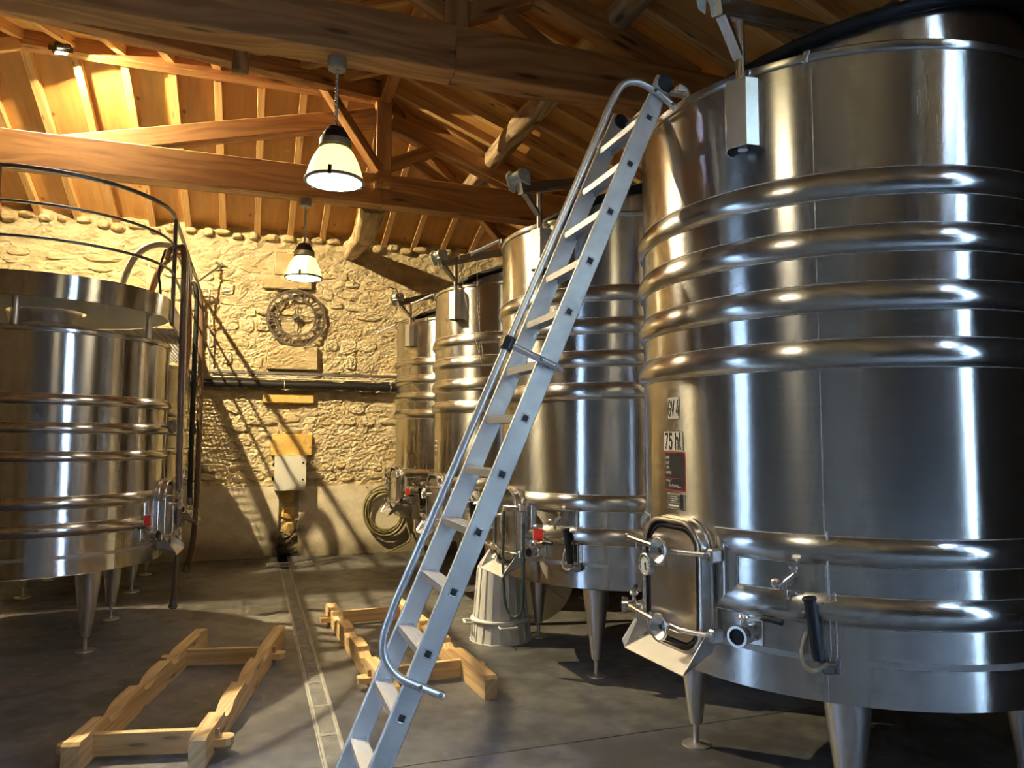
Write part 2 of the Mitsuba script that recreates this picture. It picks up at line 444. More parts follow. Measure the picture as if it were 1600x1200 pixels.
# other walls (out of view behind and beside the camera, dark to keep reflections dark)
def slab_wall(key, boxes, m='dark_wall'):
    structure(key)
    for b in boxes:
        put(key + '__masonry', box(*b), m)
tk = 0.4
D0, D1, DH = -2.55, -1.40, 4.66                 # unseen opening in the right wall, placed for the blue streaks on the steel
W0, W1, WH = 2.70, 3.30, 2.9                # unseen opening in the left wall, placed for the paler streaks on the steel
slab_wall('wall_right', [((XR + tk / 2, (YB + D1) / 2, 2.5), (tk, YB - D1, 5.0)), ((XR + tk / 2, (YF + D0) / 2, 2.5), (tk, D0 - YF, 5.0)), ((XR + tk / 2, (D0 + D1) / 2, (5 + DH) / 2), (tk, D1 - D0, 5 - DH))])
slab_wall('wall_left', [((XL - tk / 2, (YV + W1) / 2, 2.5), (tk, YV - W1, 5.0)), ((XL - tk / 2, (YF + W0) / 2, 2.5), (tk, W0 - YF, 5.0)), ((XL - tk / 2, (W0 + W1) / 2, (5 + WH) / 2), (tk, W1 - W0, 5 - WH)),
                        (((XW + XL) / 2 - .2, YV - tk / 2, 2.5), (XL - XW - .4, tk, 5.0)), ((XW - tk / 2, (YV + YB) / 2, 3.2), (tk, YB - YV, 6.4))])
slab_wall('wall_front', [(((XL + XR) / 2, YF - tk / 2, 3.1), (XR - XL, tk, 6.2))])
put('wall_unseen_outside', box((-6.0, -1.2, 2.2), (.4, 11.0, 5.0)), 'unseen_wall_grey'); structure('wall_unseen_outside')  # unseen wall, placed outside to dim the left opening in the reflections
put('ground_outside', box((0, 3, -0.35), (60, 60, 0.3)), 'cement_ground'); structure('ground_outside')

# floor: concrete slabs with saw cuts either side of the drain
structure('floor', 'dark grey concrete floor')
CUT = 3.93
DX0, DX1 = 0.395, 0.535
put('floor__bed', box(((XW + XR) / 2, (YB + YF) / 2, -0.16), (XR - XW + .8, YB - YF + .8, 0.08)), 'black_plastic')
for x0, x1 in ((XW, DX0), (DX1, XR)):
    for y0, y1 in ((YF, CUT - .004), (CUT + .004, YB + .1)):
        put('floor__slab', box(((x0 + x1) / 2, (y0 + y1) / 2, -.06), (x1 - x0, y1 - y0, .12)), 'concrete')

# roof
structure('ceiling', 'timber roof lining of plywood panels over pale rafters')
RD, RWD = 0.10, 0.085
def zr_right(x): return ZR - MS * (x - XK)
def zr_left(x): return ZR - MS * (XK - x)
def zr_back(y): return ZR - MB * (y - YR)
def zr_wing(y): return ZR - MB * (YR - y)
def rafter(p, q):
    p, q = np.array(p), np.array(q)
    if np.linalg.norm(p - q) < .25:
        return
    m, uv = beam(p + [0, 0, RD / 2], q + [0, 0, RD / 2], RWD, RD, ch=0.004)
    put('ceiling__rafter', m, 'rafter_wood', uv=uv)
def panel(quad, k, t=.02):
    """quad: four points counted round; on the underside of the panel."""
    q = np.array(quad, float) + [0, 0, RD + .004]
    e = q[1] - q[0]; e2 = q[3] - q[0]
    n = np.cross(q[2] - q[0], q[3] - q[1]); n /= np.linalg.norm(n)
    if n[2] < 0: n = -n
    v = np.vstack([q, q + n * t])
    L = e2 / (np.linalg.norm(e2) + 1e-9); W = np.cross(n, L)
    uv = np.stack([v @ L + k * 5.3, v @ W + k * 2.9], 1)
    m = mesh(v, BOXF)
    put('ceiling__panel', m, 'plywood' if k % 3 else 'plywood_light', uv=uv)

SP = 0.467
xs = [-3.275 + SP * k for k in range(-6, 17)]
xs = [x for x in xs if XW < x < XR]
def ytop(x): return YR if x <= XK else YR + (x - XK) * (YB - YR) / (XR - XK)
for x in xs:
    if x < XK + 2.5:
        rafter((x, YB + .12, zr_back(YB + .12)), (x, ytop(x), zr_back(ytop(x))))
ex = [XW] + xs + [XR]
for k, (a, b) in enumerate(zip(ex[:-1], ex[1:])):
    for (a2, b2) in (((a, XK), (XK, b)) if a < XK < b else ((a, b),)):
        ya, yb = ytop(a2), ytop(b2)
        y0 = YB + .3
        if a2 < XK:
            ym = 10.2
            panel([(a2, y0, zr_back(y0)), (b2, y0, zr_back(y0)), (b2, ym, zr_back(ym)), (a2, ym, zr_back(ym))], k)
            panel([(a2, ym, zr_back(ym)), (b2, ym, zr_back(ym)), (b2, yb, zr_back(yb)), (a2, ya, zr_back(ya))], k + 1)
        else:
            panel([(a2, y0, zr_back(y0)), (b2, y0, zr_back(y0)), (b2, yb, zr_back(yb)), (a2, ya, zr_back(ya))], k)
# right slope
ys = [7.86 - SP * k for k in range(-6, 36)]
ys = sorted(y for y in ys if YF < y < YB)
def xtop(y): return XK if y <= YR else XK + (y - YR) * (XR - XK) / (YB - YR)
for y in ys:
    if y < YB - .4:
        rafter((XR + .1, y, zr_right(XR + .1)), (xtop(y), y, zr_right(xtop(y))))
ey = [YF] + ys + [YB]
for k, (a, b) in enumerate(zip(ey[:-1], ey[1:])):
    for (a2, b2) in (((a, YR), (YR, b)) if a < YR < b else ((a, b),)):
        xa, xb = xtop(a2), xtop(b2)
        x1 = XR + .25
        if b2 <= YR:
            xm = 2.72
            if a2 > -1.6 and b2 < -.4:          # gap for the unseen roof window, placed to light ladder and nearest tank
                for xa_, xb_ in ((x1, 4.0), (3.68, xm)):
                    panel([(xa_, a2, zr_right(xa_)), (xa_, b2, zr_right(xa_)), (xb_, b2, zr_right(xb_)), (xb_, a2, zr_right(xb_))], k)
            else:
                panel([(x1, a2, zr_right(x1)), (x1, b2, zr_right(x1)), (xm, b2, zr_right(xm)), (xm, a2, zr_right(xm))], k)
            panel([(xm, a2, zr_right(xm)), (xm, b2, zr_right(xm)), (xb, b2, zr_right(xb)), (xa, a2, zr_right(xa))], k + 1)
        else:
            panel([(x1, a2, zr_right(x1)), (x1, b2, zr_right(x1)), (xb, b2, zr_right(xb)), (xa, a2, zr_right(xa))], k)
wy = [y for y in ys if -1.6 < y < -.4]
wy0, wy1 = min(wy), max(wy)
q = np.array([(4.0, wy0, zr_right(4.0)), (4.0, wy1, zr_right(4.0)), (3.68, wy1, zr_right(3.68)), (3.68, wy0, zr_right(3.68))]) + [0, 0, RD + .03]
scene['window_glass'] = {'type': 'thindielectric', 'int_ior': 1.5}
put('unseen_window_1__frame', cat(*[tube([q[i], q[(i + 1) % 4]], .018, 6) for i in range(4)]), 'dark_metal')
put('unseen_window_1__pane', mesh(q, [[0, 1, 2], [0, 2, 3]]), 'window_glass')
structure('unseen_window_1', 'unseen roof window in the right slope, placed to light the ladder and nearest tank')
# left slope of the nave, ending on the valley
def xval(y): return XL - .25 if y <= YV else max(XL - .25, XK - (YR - y))
for y in ys:
    if y < YR - .3:
        rafter((xval(y), y, zr_left(xval(y))), (XK, y, zr_left(XK)))
ey = [YF] + [y for y in ys if y < YR] + [YR]
for k, (a, b) in enumerate(zip(ey[:-1], ey[1:])):
    xa, xb = xval(a), xval(b)
    panel([(xa, a, zr_left(xa)), (xb, b, zr_left(xb)), (XK, b, ZR), (XK, a, ZR)], k)
# front slope of the left wing, ending on the valley
def yval(x): return YV - .25 if x <= XL else YR - (XK - x)
for x in [v for v in xs if v < XK - .3]:
    rafter((x, yval(x), zr_wing(yval(x))), (x, YR, ZR))
ex = [XW] + [v for v in xs if v < XK] + [XK]
for k, (a, b) in enumerate(zip(ex[:-1], ex[1:])):
    ya, yb = yval(a), yval(b)
    panel([(a, ya, zr_wing(ya)), (b, yb, zr_wing(yb)), (b, YR, ZR), (a, YR, ZR)], k)

# ------------------------------------------------------------------ roof timbers
def wooden(key, p0, p1, w, h, mat='beam_wood', upv=(0, 0, 1), ch=.008):
    m, uv = beam(p0, p1, w, h, upv, ch)
    return put(key, m, mat, uv=uv)

def truss(y, label, group=None, extra=False):
    k = numbered('roof_truss')
    wooden(k + '__tie_beam', (XL - 2.2 if extra else XL - .2, y, 4.58), (XK - .02, y, 4.58), .24, .36)
    wooden(k + '__tie_beam', (XK - .016, y, 4.58), (XR + .2, y, 4.58), .24, .36)
    wooden(k + '__king_post', (XK, y, 4.76), (XK, y, 5.70), .18, .18, upv=(0, 1, 0))
    for s in (1, -1):
        if s == 1 or not extra:
            wooden(k + '__principal_rafter', (XK + s * .09, y, 5.43), (XK + s * 2.1, y, 4.72), .16, .20)
        wooden(k + '__strut', (XK + s * .06, y, 4.90), (XK + s * .60, y, 5.16), .12, .14)
        if s == 1:
            wooden(k + '__strut', (XK + .33, y + .02, 5.04), (XK + .84, y + .02, 4.74), .10, .10)
    if extra:
        wooden(k + '__principal_rafter', (XK - .09, y, 5.46), (-2.3, y, 4.58), .17, .20)
        put(k + '__wedge', cat(box((XK - .02, y - .14, 4.60), (.17, .06, .03)), box((XK - .10, y - .15, 4.61), (.03, .05, .07))), 'pale_pine', uv=None)
    tag(k, label, 'roof truss', 'roof trusses')
    return k

truss(8.5, 'far roof truss with a scarfed tie beam carrying the small pendant lamp', extra=True)
truss(5.22, 'near roof truss whose dark tie beam crosses the top and carries the big pendant lamp')
truss(1.84, 'roof truss overhead behind the ladder, out of the picture above')

def timber(key, path, radii, mat='old_timber', n=20, seed=0):
    P = spline(path, 60)
    rr = np.interp(np.linspace(0, 1, len(P)), np.linspace(0, 1, len(radii)), radii)
    m = tube(P, rr, n)
    v = m.vertices
    c = np.vstack([np.repeat(P, n, 0), np.repeat(P[:1], n, 0), np.repeat(P[-1:], n, 0), P[:1], P[-1:]])
    f = 1 + .28 * (meshkit.fbm(v * [3.5, 1.2, 3.5] + seed, 3, seed) - .5) * 2
    d = (v - c)
    # squarish section
    ph = np.arctan2(d[:, 2], d[:, 0] if abs(P[-1][1] - P[0][1]) > abs(P[-1][0] - P[0][0]) else d[:, 1])
    f = f / np.maximum(np.abs(np.cos(ph)), np.abs(np.sin(ph))) ** .75 * .9
    v = c + d * f[:, None]
    L = np.linalg.norm(np.diff(P, axis=0), axis=1).cumsum()
    u = np.concatenate([np.repeat(np.r_[0, L], n), np.zeros(n), np.full(n, L[-1]), [0, L[-1]]])
    w = np.concatenate([np.tile(np.arange(n) / n * .6, len(P) + 2), [0, 0]])
    return put(key, mesh(v, m.faces), mat, True, uv=np.stack([u + seed, w], 1))

k = timber('roof_purlin', [(2.70, 9.55, 5.10), (2.69, 7.5, 5.12), (2.71, 5.2, 5.11), (2.70, 2.0, 5.12), (2.70, -3.9, 5.12)], [.10, .12, .115, .125, .12], seed=2)
tag(k, 'rough grey round purlin running across the right roof slope', 'purlin')
k = timber('half_tie', [(1.29, 8.64, 4.50), (1.31, 9.2, 4.43), (1.36, 9.9, 4.46), (1.38, 10.6, 4.55), (1.36, 11.6, 4.57)], [.165, .16, .145, .135, .13], seed=5)
tag(k, 'crooked rough old timber running from the far truss into the stone wall', 'beam')
k = wooden('ridge_beam', (XW, YR + .02, 5.80), (XK - .1, YR + .02, 5.80), .16, .26); tag(k, 'ridge beam of the side wing with the flood lamp fixed to it', 'beam')
k = wooden('nave_ridge_beam', (XK, YF, 5.73), (XK, YR, 5.73), .14, .20); tag(k, 'ridge beam over the king posts, running towards the camera', 'beam')
k = wooden('valley_beam', (1.26, 8.38, 5.75), (-1.75, 5.37, 4.56), .17, .24); tag(k, 'diagonal valley beam with a pale underside at top left', 'beam')
wooden('ceiling__hip_rafter', (XK + .1, YR + .1, 5.66), (XR, YB, 4.64), .10, .18)
k = wooden('ridge_brace', (1.28, 8.36, 4.80), (0.62, 7.86, 5.46), .11, .11); tag(k, 'slanting brace from the foot of the far king post up to the valley beam', 'brace')
k = wooden('wing_brace', (-2.34, 8.42, 5.66), (-3.1, 7.9, 5.1), .10, .12, 'rafter_wood'); tag(k, 'pale brace under the ridge beam at the left edge', 'brace')
k = wooden('roof_cleat', (-0.17, 6.12, 4.86), (-0.17, 6.12, 4.62), .13, .10, 'old_timber', (0, 1, 0)); tag(k, 'grey wood block under the valley beam', 'block')

# ------------------------------------------------------------------ lamps
def pendant(x, y, label):
    k = numbered('pendant_lamp')
    zt = 4.40
    put(k + '__ceiling_rose', disc_lathe([(0.0, .085), (.062, .085), (.066, .078), (.066, .01), (.060, .0), (.0, .0)][::-1], (x, y, zt - .085), (0, 0, 1), 32), 'grey_plastic', 30)
    h = []
    for i in range(60):
        t = i / 59
        h.append((x + .009 * math.cos(i * 2.1), y + .009 * math.sin(i * 2.1), zt - .085 - t * .42))
    put(k + '__chain', tube(spline(h, 120), .007, 6), 'wire_steel', True)
    zh = 3.885
    put(k + '__housing', disc_lathe([(0, 0), (.060, 0), (.070, -.02), (.085, -.035), (.088, -.07), (.106, -.075), (.110, -.145), (.096, -.15), (.0, -.15)], (x, y, zh), (0, 0, 1), 32), 'black_plastic', 30)
    put(k + '__housing__band', disc_lathe([(.111, -.09), (.113, -.095), (.113, -.135), (.111, -.14)], (x, y, zh), (0, 0, 1), 32), 'dull_steel', 30)
    prof = [(.098, -.15), (.118, -.165), (.140, -.20), (.162, -.245), (.180, -.295), (.194, -.345), (.200, -.375)]
    m, _ = lathe([prof], 48)
    m.apply_translation((x, y, zh))
    put(k + '__shade', mesh(m.vertices, m.faces[:, ::-1]), 'white_plastic', True, emit=(BOWL * 1.0, BOWL * .78, BOWL * .15))
    put(k + '__rim', disc_lathe([(.198, -.372), (.209, -.374), (.211, -.384), (.207, -.392), (.19, -.392)], (x, y, zh), (0, 0, 1), 48), 'grey_plastic', 30)
    m, _ = lathe([[(.195, -.388), (.15, -.40), (.08, -.408), (.001, -.41)]], 48)
    m.apply_translation((x, y, zh))
    v = m
    put(k + '__diffuser', mesh(v.vertices, v.faces[:, ::-1]), 'white_plastic', True, emit=(DISC * 1.0, DISC * .86, DISC * .62))
    for a in (-105, 15, 135):
        c, s = math.cos(math.radians(a)), math.sin(math.radians(a))
        put(k + '__clip', hull([(x + c * r + s * e, y + s * r - c * e, zh + zz) for r, zz in ((.192, -.33), (.203, -.335), (.214, -.395), (.2, -.40)) for e in (-.012, .012)]), 'black_plastic')
    tag(k, label, 'pendant lamp', 'pendant lamps')
    labels[k + '__shade'] = {'label': 'glowing pale yellow bell shade'}
    labels[k + '__housing'] = {'label': 'black lamp housing'}
pendant(.50, 5.22, 'larger lit pendant lamp hanging from the near dark tie beam')
pendant(.50, 8.5, 'smaller lit pendant lamp hanging in front of the stone wall above the clock')
pendant(.50, 1.84, 'lit pendant lamp on the truss overhead, seen only as a reflection')

FL = np.array([-1.93, 8.355, 5.62])
FD = np.array([.24, .10, -.965]); FD /= np.linalg.norm(FD)
k = 'flood_lamp'
put(k + '__housing', orient(box((0, 0, -.035), (.20, .14, .05), .008), FL, FD), 'black_plastic')
put(k + '__bracket', rod(FL - FD * .06, (FL[0], YR - .06, 5.72), .012), 'dark_metal', 30)
d, a, b = frame(FD)
q = [FL + a * i * .028 + b * j * .028 + FD * .002 for i, j in ((-1, -1), (1, -1), (1, 1), (-1, 1))]
m = mesh(q, [[0, 1, 2], [0, 2, 3]])
if np.dot(m.face_normals[0], FD) < 0: m = mesh(q, [[0, 2, 1], [0, 3, 2]])
put(k + '__light_panel', m, 'white_plastic', emit=(FLOOD, FLOOD * .81, FLOOD * .46))
qe = [FL + a * i * .08 + b * j * .052 - FD * .002 for i, j in ((-1, -1), (1, -1), (1, 1), (-1, 1))]
m = mesh(qe, [[0, 1, 2], [0, 2, 3]])
if np.dot(m.face_normals[0], FD) < 0: m = mesh(qe, [[0, 2, 1], [0, 3, 2]])
put(k + '__glare_plate', m, 'white_plastic', emit=(14, 13, 10))  # glowing plate added to imitate the glare round the lamp
qq = [FL + a * i * .085 + b * j * .06 for i, j in ((-1, -1), (1, -1), (1, 1), (-1, 1))]
put(k + '__bezel', cat([tube([qq[i], qq[(i + 1) % 4]], .006, 6) for i in range(4)]), 'wire_steel')
put(k + '__added_visor', box((FL[0], FL[1] - .062, FL[2] - .008), (.22, .004, .05)), 'black_plastic')  # plate added to keep lamp light off the front roof slope
tag(k, 'dazzling flood lamp under the wing ridge beam at top left', 'flood lamp')
# ------------------------------------------------------------------ tanks
def ring_profile(R, z0, z1, d=.029, n=12):
    t = np.linspace(0, 1, n + 1)
    return [(R + .0015 + d * math.sin(math.pi * a ** .8) ** .72, z0 + (z1 - z0) * a) for a in t]

def patch(az, zz, dd, R):
    """grid of a surface round the tank: az, zz, dd (m, n) in degrees, height, lift."""
    a = np.radians(az)
    m, n = az.shape
    v = np.stack([(R + dd) * np.cos(a), (R + dd) * np.sin(a), zz], -1).reshape(-1, 3)
    i, j = np.meshgrid(np.arange(m - 1), np.arange(n - 1), indexing='ij')
    q = np.stack([i * n + j, (i + 1) * n + j, (i + 1) * n + j + 1, i * n + j + 1], -1).reshape(-1, 4)
    uv = np.stack([a, zz], -1).reshape(-1, 2)
    return mesh(v, np.vstack([q[:, [0, 1, 2]], q[:, [0, 2, 3]]])), uv

def jacket(R, a0, a1, z5, z6, wa=6.6, d=.029):
    """Two half-round bands joined by upright ends, mitred at the corners. z5, z6: (bottom, top) of the upper and the lower band."""
    s = np.linspace(0, 1, 11)
    dd = .0015 + d * np.sin(np.pi * s) ** .75
    out = []
    for top in (1, 0):
        u = np.linspace(0, 1, 121)[:, None]
        z = (z5[1] - s * (z5[1] - z5[0])) if top else (z6[0] + s * (z6[1] - z6[0]))
        lo, hi = a0 + s * wa, a1 - s * wa
        az = lo + (hi - lo) * u
        out.append(patch(az, np.broadcast_to(z, az.shape), np.broadcast_to(dd, az.shape), R))
    for e in (0, 1):
        u = np.linspace(0, 1, 9)[:, None]
        zt = z5[1] - s * (z5[1] - z5[0]); zb = z6[0] + s * (z6[1] - z6[0])
        zz = zb + (zt - zb) * u
        a = (a0 + s * wa) if e == 0 else (a1 - s * wa)
        out.append(patch(np.broadcast_to(a, zz.shape), zz, np.broadcast_to(dd, zz.shape), R))
    return catuv(out)

def rounded_rect(w, h, r, n=8):
    pts = []
    for cx, cy, a0 in ((w / 2 - r, h / 2 - r, 0), (-w / 2 + r, h / 2 - r, 90), (-w / 2 + r, -h / 2 + r, 180), (w / 2 - r, -h / 2 + r, 270)):
        for t in np.radians(np.linspace(a0, a0 + 90, n)):
            pts.append((cx + r * math.cos(t), cy + r * math.sin(t)))
    return np.array(pts)

def local(m, az, R, z):
    """(x right, y up, z outward) on the tangent plane at azimuth az, distance R from the axis."""
    a = math.radians(az)
    o = np.array([math.cos(a), math.sin(a), 0]); r = np.array([-math.sin(a), math.cos(a), 0])
    v = m.vertices
    return mesh(r * v[:, :1] + np.array([0, 0, 1]) * v[:, 1:2] + o * v[:, 2:] + o * R + [0, 0, z], m.faces)

def valve(az, z, R, side=1):
    L = lambda m: local(m, az, R, z)
    body = cat(box((0, 0, .006), (.105, .105, .012), .003), rod((0, 0, .01), (0, 0, .12), .030, 20), disc_lathe([(.03, 0), (.042, .004), (.042, .018), (.034, .022)], (0, 0, .055), (0, 0, 1), 20),
               disc_lathe([(.028, -.03), (.044, -.028), (.044, .0), (.033, .0), (.033, -.02)], (0, 0, .135), (0, 0, 1), 24),
               rod((0, .028, .07), (0, .065, .07), .011, 12), disc_lathe([(0, .0), (.024, .0), (.026, .01), (.02, .02), (0, .022)], (0, .06, .07), (0, 1, 0), 12),
               *[rod((.036 * math.cos(t), .036 * math.sin(t), .0), (.036 * math.cos(t), .036 * math.sin(t), .03), .007, 8) for t in np.radians([45, 135, 225, 315])])
    bore_shade = disc_lathe([(0, .0), (.0325, 0)], (0, 0, .1225), (0, 0, 1), 20)  # black disc, its colour stands for the shade inside the pipe
    lever = hull(np.array([(s * .008, .055 + t, .07 + e) for s, t, e in ((0, 0, -.012), (0, 0, .012), (0, .012, -.012), (0, .012, .012), (side * 10, .02, -.009), (side * 10, .02, .009), (side * 10, .028, .0))]))
    grip = tube([(side * .075, .078, .07), (side * .10, .080, .07), (side * .165, .074, .07)], [.009, .0125, .0135], 10)
    return [('drain_valve', L(body), 'polished_steel', 30), ('drain_valve__bore_shade', L(bore_shade), 'black_rubber', False), ('drain_valve__lever', L(lever), 'polished_steel', False), ('drain_valve__grip', L(grip), 'black_plastic', 30)]

def tap(az, z, R):
    L = lambda m: local(m, az, R, z)
    m = cat(rod((0, 0, 0), (0, 0, .05), .011, 12), disc_lathe([(.0, 0), (.019, 0), (.019, .022), (0, .022)], (0, 0, .03), (0, 0, 1), 12), rod((-.035, -.03, .05), (.03, .03, .05), .012, 12), rod((-.012, .0, .05), (-.012, -.062, .055), .010, 10),
            disc_lathe([(0, 0), (.02, 0), (.022, .008), (.012, .016), (0, .016)], (-.045, -.012, .055), (0, 0, 1), 8), rod((.02, .02, .045), (.02, .05, .045), .008, 8), disc_lathe([(0, 0), (.018, 0), (.018, .012), (0, .012)], (.02, .05, .045), (0, 1, 0), 8))
    return [('sample_tap', L(m), 'polished_steel', 30)]

def gauge(az, z, R, grip=True):
    L = lambda m: local(m, az, R, z)
    out = [('level_gauge', L(cat(box((.048, -.135, .018), (.05, .04, .036), .004), rod((.012, -.12, .025), (.08, -.12, .025), .012, 10), box((.082, -.12, .026), (.016, .055, .03), .003), rod((-.045, .075, .03), (-.01, .075, .045), .008, 8), box((-.05, .06, .03), (.03, .022, .02), .004),
                                   rod((.02, -.10, .02), (.03, .12, .02), .006, 8))), 'dark_metal', 30),
           ('level_gauge__grip', L(tube([(-.012, .135, .062), (-.012, .118, .06), (.012, -.10, .045)], [.022, .0235, .0235], 16)), 'black_plastic', 30),
           ('level_gauge__cap', L(disc_lathe([(0, 0), (.027, 0), (.029, .008), (.025, .014), (.012, .014), (.011, .004), (0, .004)], (-.013, .130, .062), (-.12, 1, .05), 18)), 'black_rubber', 30),
           ('level_gauge__loop', L(tube(spline([(-.03, -.0, .03), (-.05, -.07, .035), (-.045, -.125, .04), (-.012, -.148, .04), (.02, -.13, .035), (.045, -.115, .03)], 30), .0095, 8)), 'clear_hose', True),
           ('level_gauge__flap', L(extrude([(.02, .06), (.034, .125), (.026, .15), (.008, .146), (-.002, .09)], .004)), 'white_plastic', False),
           ('level_gauge__sight_tube', L(cat(rod((.052, -.11, .012), (.052, .40, .012), .005, 8), rod((.075, -.10, .012), (.075, .16, .012), .004, 8))), 'wire_steel', 30)]
    return out

def door(az, z, R, dial=True):
    L = lambda m: local(m, az, R, z)
    W, H, r0 = .46, .60, .15
    ring = rounded_rect(W, H, r0)
    inner = rounded_rect(W - .07, H - .07, r0 - .03)
    N = len(ring)
    def sweep(profile):                      # (outer share 0..1, depth)
        vs, fs = [], []
        for s, dp in profile:
            q = ring * (1 - s) + inner * s
            vs += [(x, y, dp) for x, y in q]
        for g in range(len(profile) - 1):
            for k in range(N):
                a, b = g * N + k, g * N + (k + 1) % N
                fs += [[a, b, b + N], [a, b + N, a + N]]
        return mesh(vs, fs)
    neck = cat(sweep([(.06, -.06), (.06, .055), (.16, .062), (.52, .062), (.60, .055), (.60, .0)]), tube([(x, y, .058) for x, y in ring * .975], .009, 8, True), tube([(x, y, .005) for x, y in ring * 1.0], .010, 8, True))
    out = [('manway_door', L(neck), 'polished_steel', 30)]
    # the leaf: a shallow pyramid-pressed plate
    lw, lh = W - .09, H - .09
    leaf_o = rounded_rect(lw, lh, r0 - .04)
    n = len(leaf_o)
    vs = [(x, y, .030) for x, y in leaf_o] + [(x, y, .05) for x, y in leaf_o * .97] + [(x * .62, y * .62, .034) for x, y in leaf_o] + [(0, 0, .03)]
    fs = []
    for g in range(2):
        for k in range(n):
            a, b = g * n + k, g * n + (k + 1) % n
            fs += [[a, b, b + n], [a, b + n, a + n]]
    for k in range(n):
        fs.append([2 * n + k, 2 * n + (k + 1) % n, 3 * n])
    out.append(('manway_door__leaf', L(mesh(vs, fs)), 'polished_steel', 25))
    out.append(('manway_door__gasket', L(cat(tube([(x * 1.035, y * 1.03, .045) for x, y in leaf_o], .007, 6, True))), 'black_rubber', True))
    for zb in (.165, -.175):
        bar = cat(tube([(-.33, zb + .012, .085), (-.18, zb + .008, .105), (0, zb, .115), (.14, zb - .002, .112)], .0135, 10), tube([(.14, zb, .112), (.27, zb + .004, .07), (.29, zb + .004, .03)], [.011, .011, .013], 10),
                  box((-.325, zb + .012, .075), (.03, .035, .05), .006), box((.285, zb, .03), (.035, .06, .06), .008), *[rod((x, zb - .03, .105), (x, zb + .03, .105), .006, 8) for x in (-.22, -.10)])
        out.append(('manway_door__clamp_bar', L(bar), 'polished_steel', 30))
        wheel = disc_lathe([(.0, .035), (.013, .035), (.014, .022), (.022, .020), (.056, .050), (.060, .048), (.060, .040), (.02, .0), (0, .0)], (.055, zb, .118), (0, 0, 1), 36)
        out.append(('manway_door__hand_wheel', L(wheel), 'polished_steel', 30))
        out.append(('manway_door__wheel_hub', L(disc_lathe([(0, .012), (.012, .010), (.012, .0)], (.055, zb, .148), (0, 0, 1), 12)), 'black_rubber', 30))
    if dial:
        out.append(('thermometer', L(cat(disc_lathe([(0, 0), (.046, .0), (.052, .006), (.052, .03), (.047, .034), (.046, .028)], (-.085, .08, .115), (0, 0, 1), 32), rod((-.085, .08, .04), (-.085, .08, .12), .012, 12))), 'polished_steel', 30))
        out.append(('thermometer__dial', L(disc_lathe([(0, .002), (.046, 0)], (-.085, .08, .143), (0, 0, 1), 32)), 'dial_white', False))
        out.append(('thermometer__pointer', L(cat(box((-.078, .073, .147), (.005, .035, .002)), disc_lathe([(0, .003), (.006, .0)], (-.085, .08, .146), (0, 0, 1), 10), *[box((-.085 + .037 * math.cos(t), .08 + .037 * math.sin(t), .146), (.006, .006, .001)) for t in np.radians(range(-30, 230, 26))])), 'label_black', False))
    return out

def chute(az, z, R):
    L = lambda m: local(m, az, R, z)
    w, o, dp, t = .235, .16, -.085, .004
    floor = [(-w, 0, .0), (w, 0, .0), (w * 1.02, dp, o), (-w * 1.02, dp, o)]
    def plate(q):
        q = np.array(q, float); n = np.cross(q[1] - q[0], q[3] - q[0]); n /= np.linalg.norm(n)
        return hull(np.vstack([q, q - n * t]))
    l = plate([(-w, 0, 0), (-w * 1.02, dp, o), (-w * 1.02 - .025, dp + .035, o), (-w - .03, .13, 0.02)])
    r = plate([(w, 0, 0), (w + .03, .13, 0.02), (w * 1.02 + .025, dp + .035, o), (w * 1.02, dp, o)])
    return [('discharge_chute', L(cat(plate(floor), l, r)), 'wire_steel', False)]

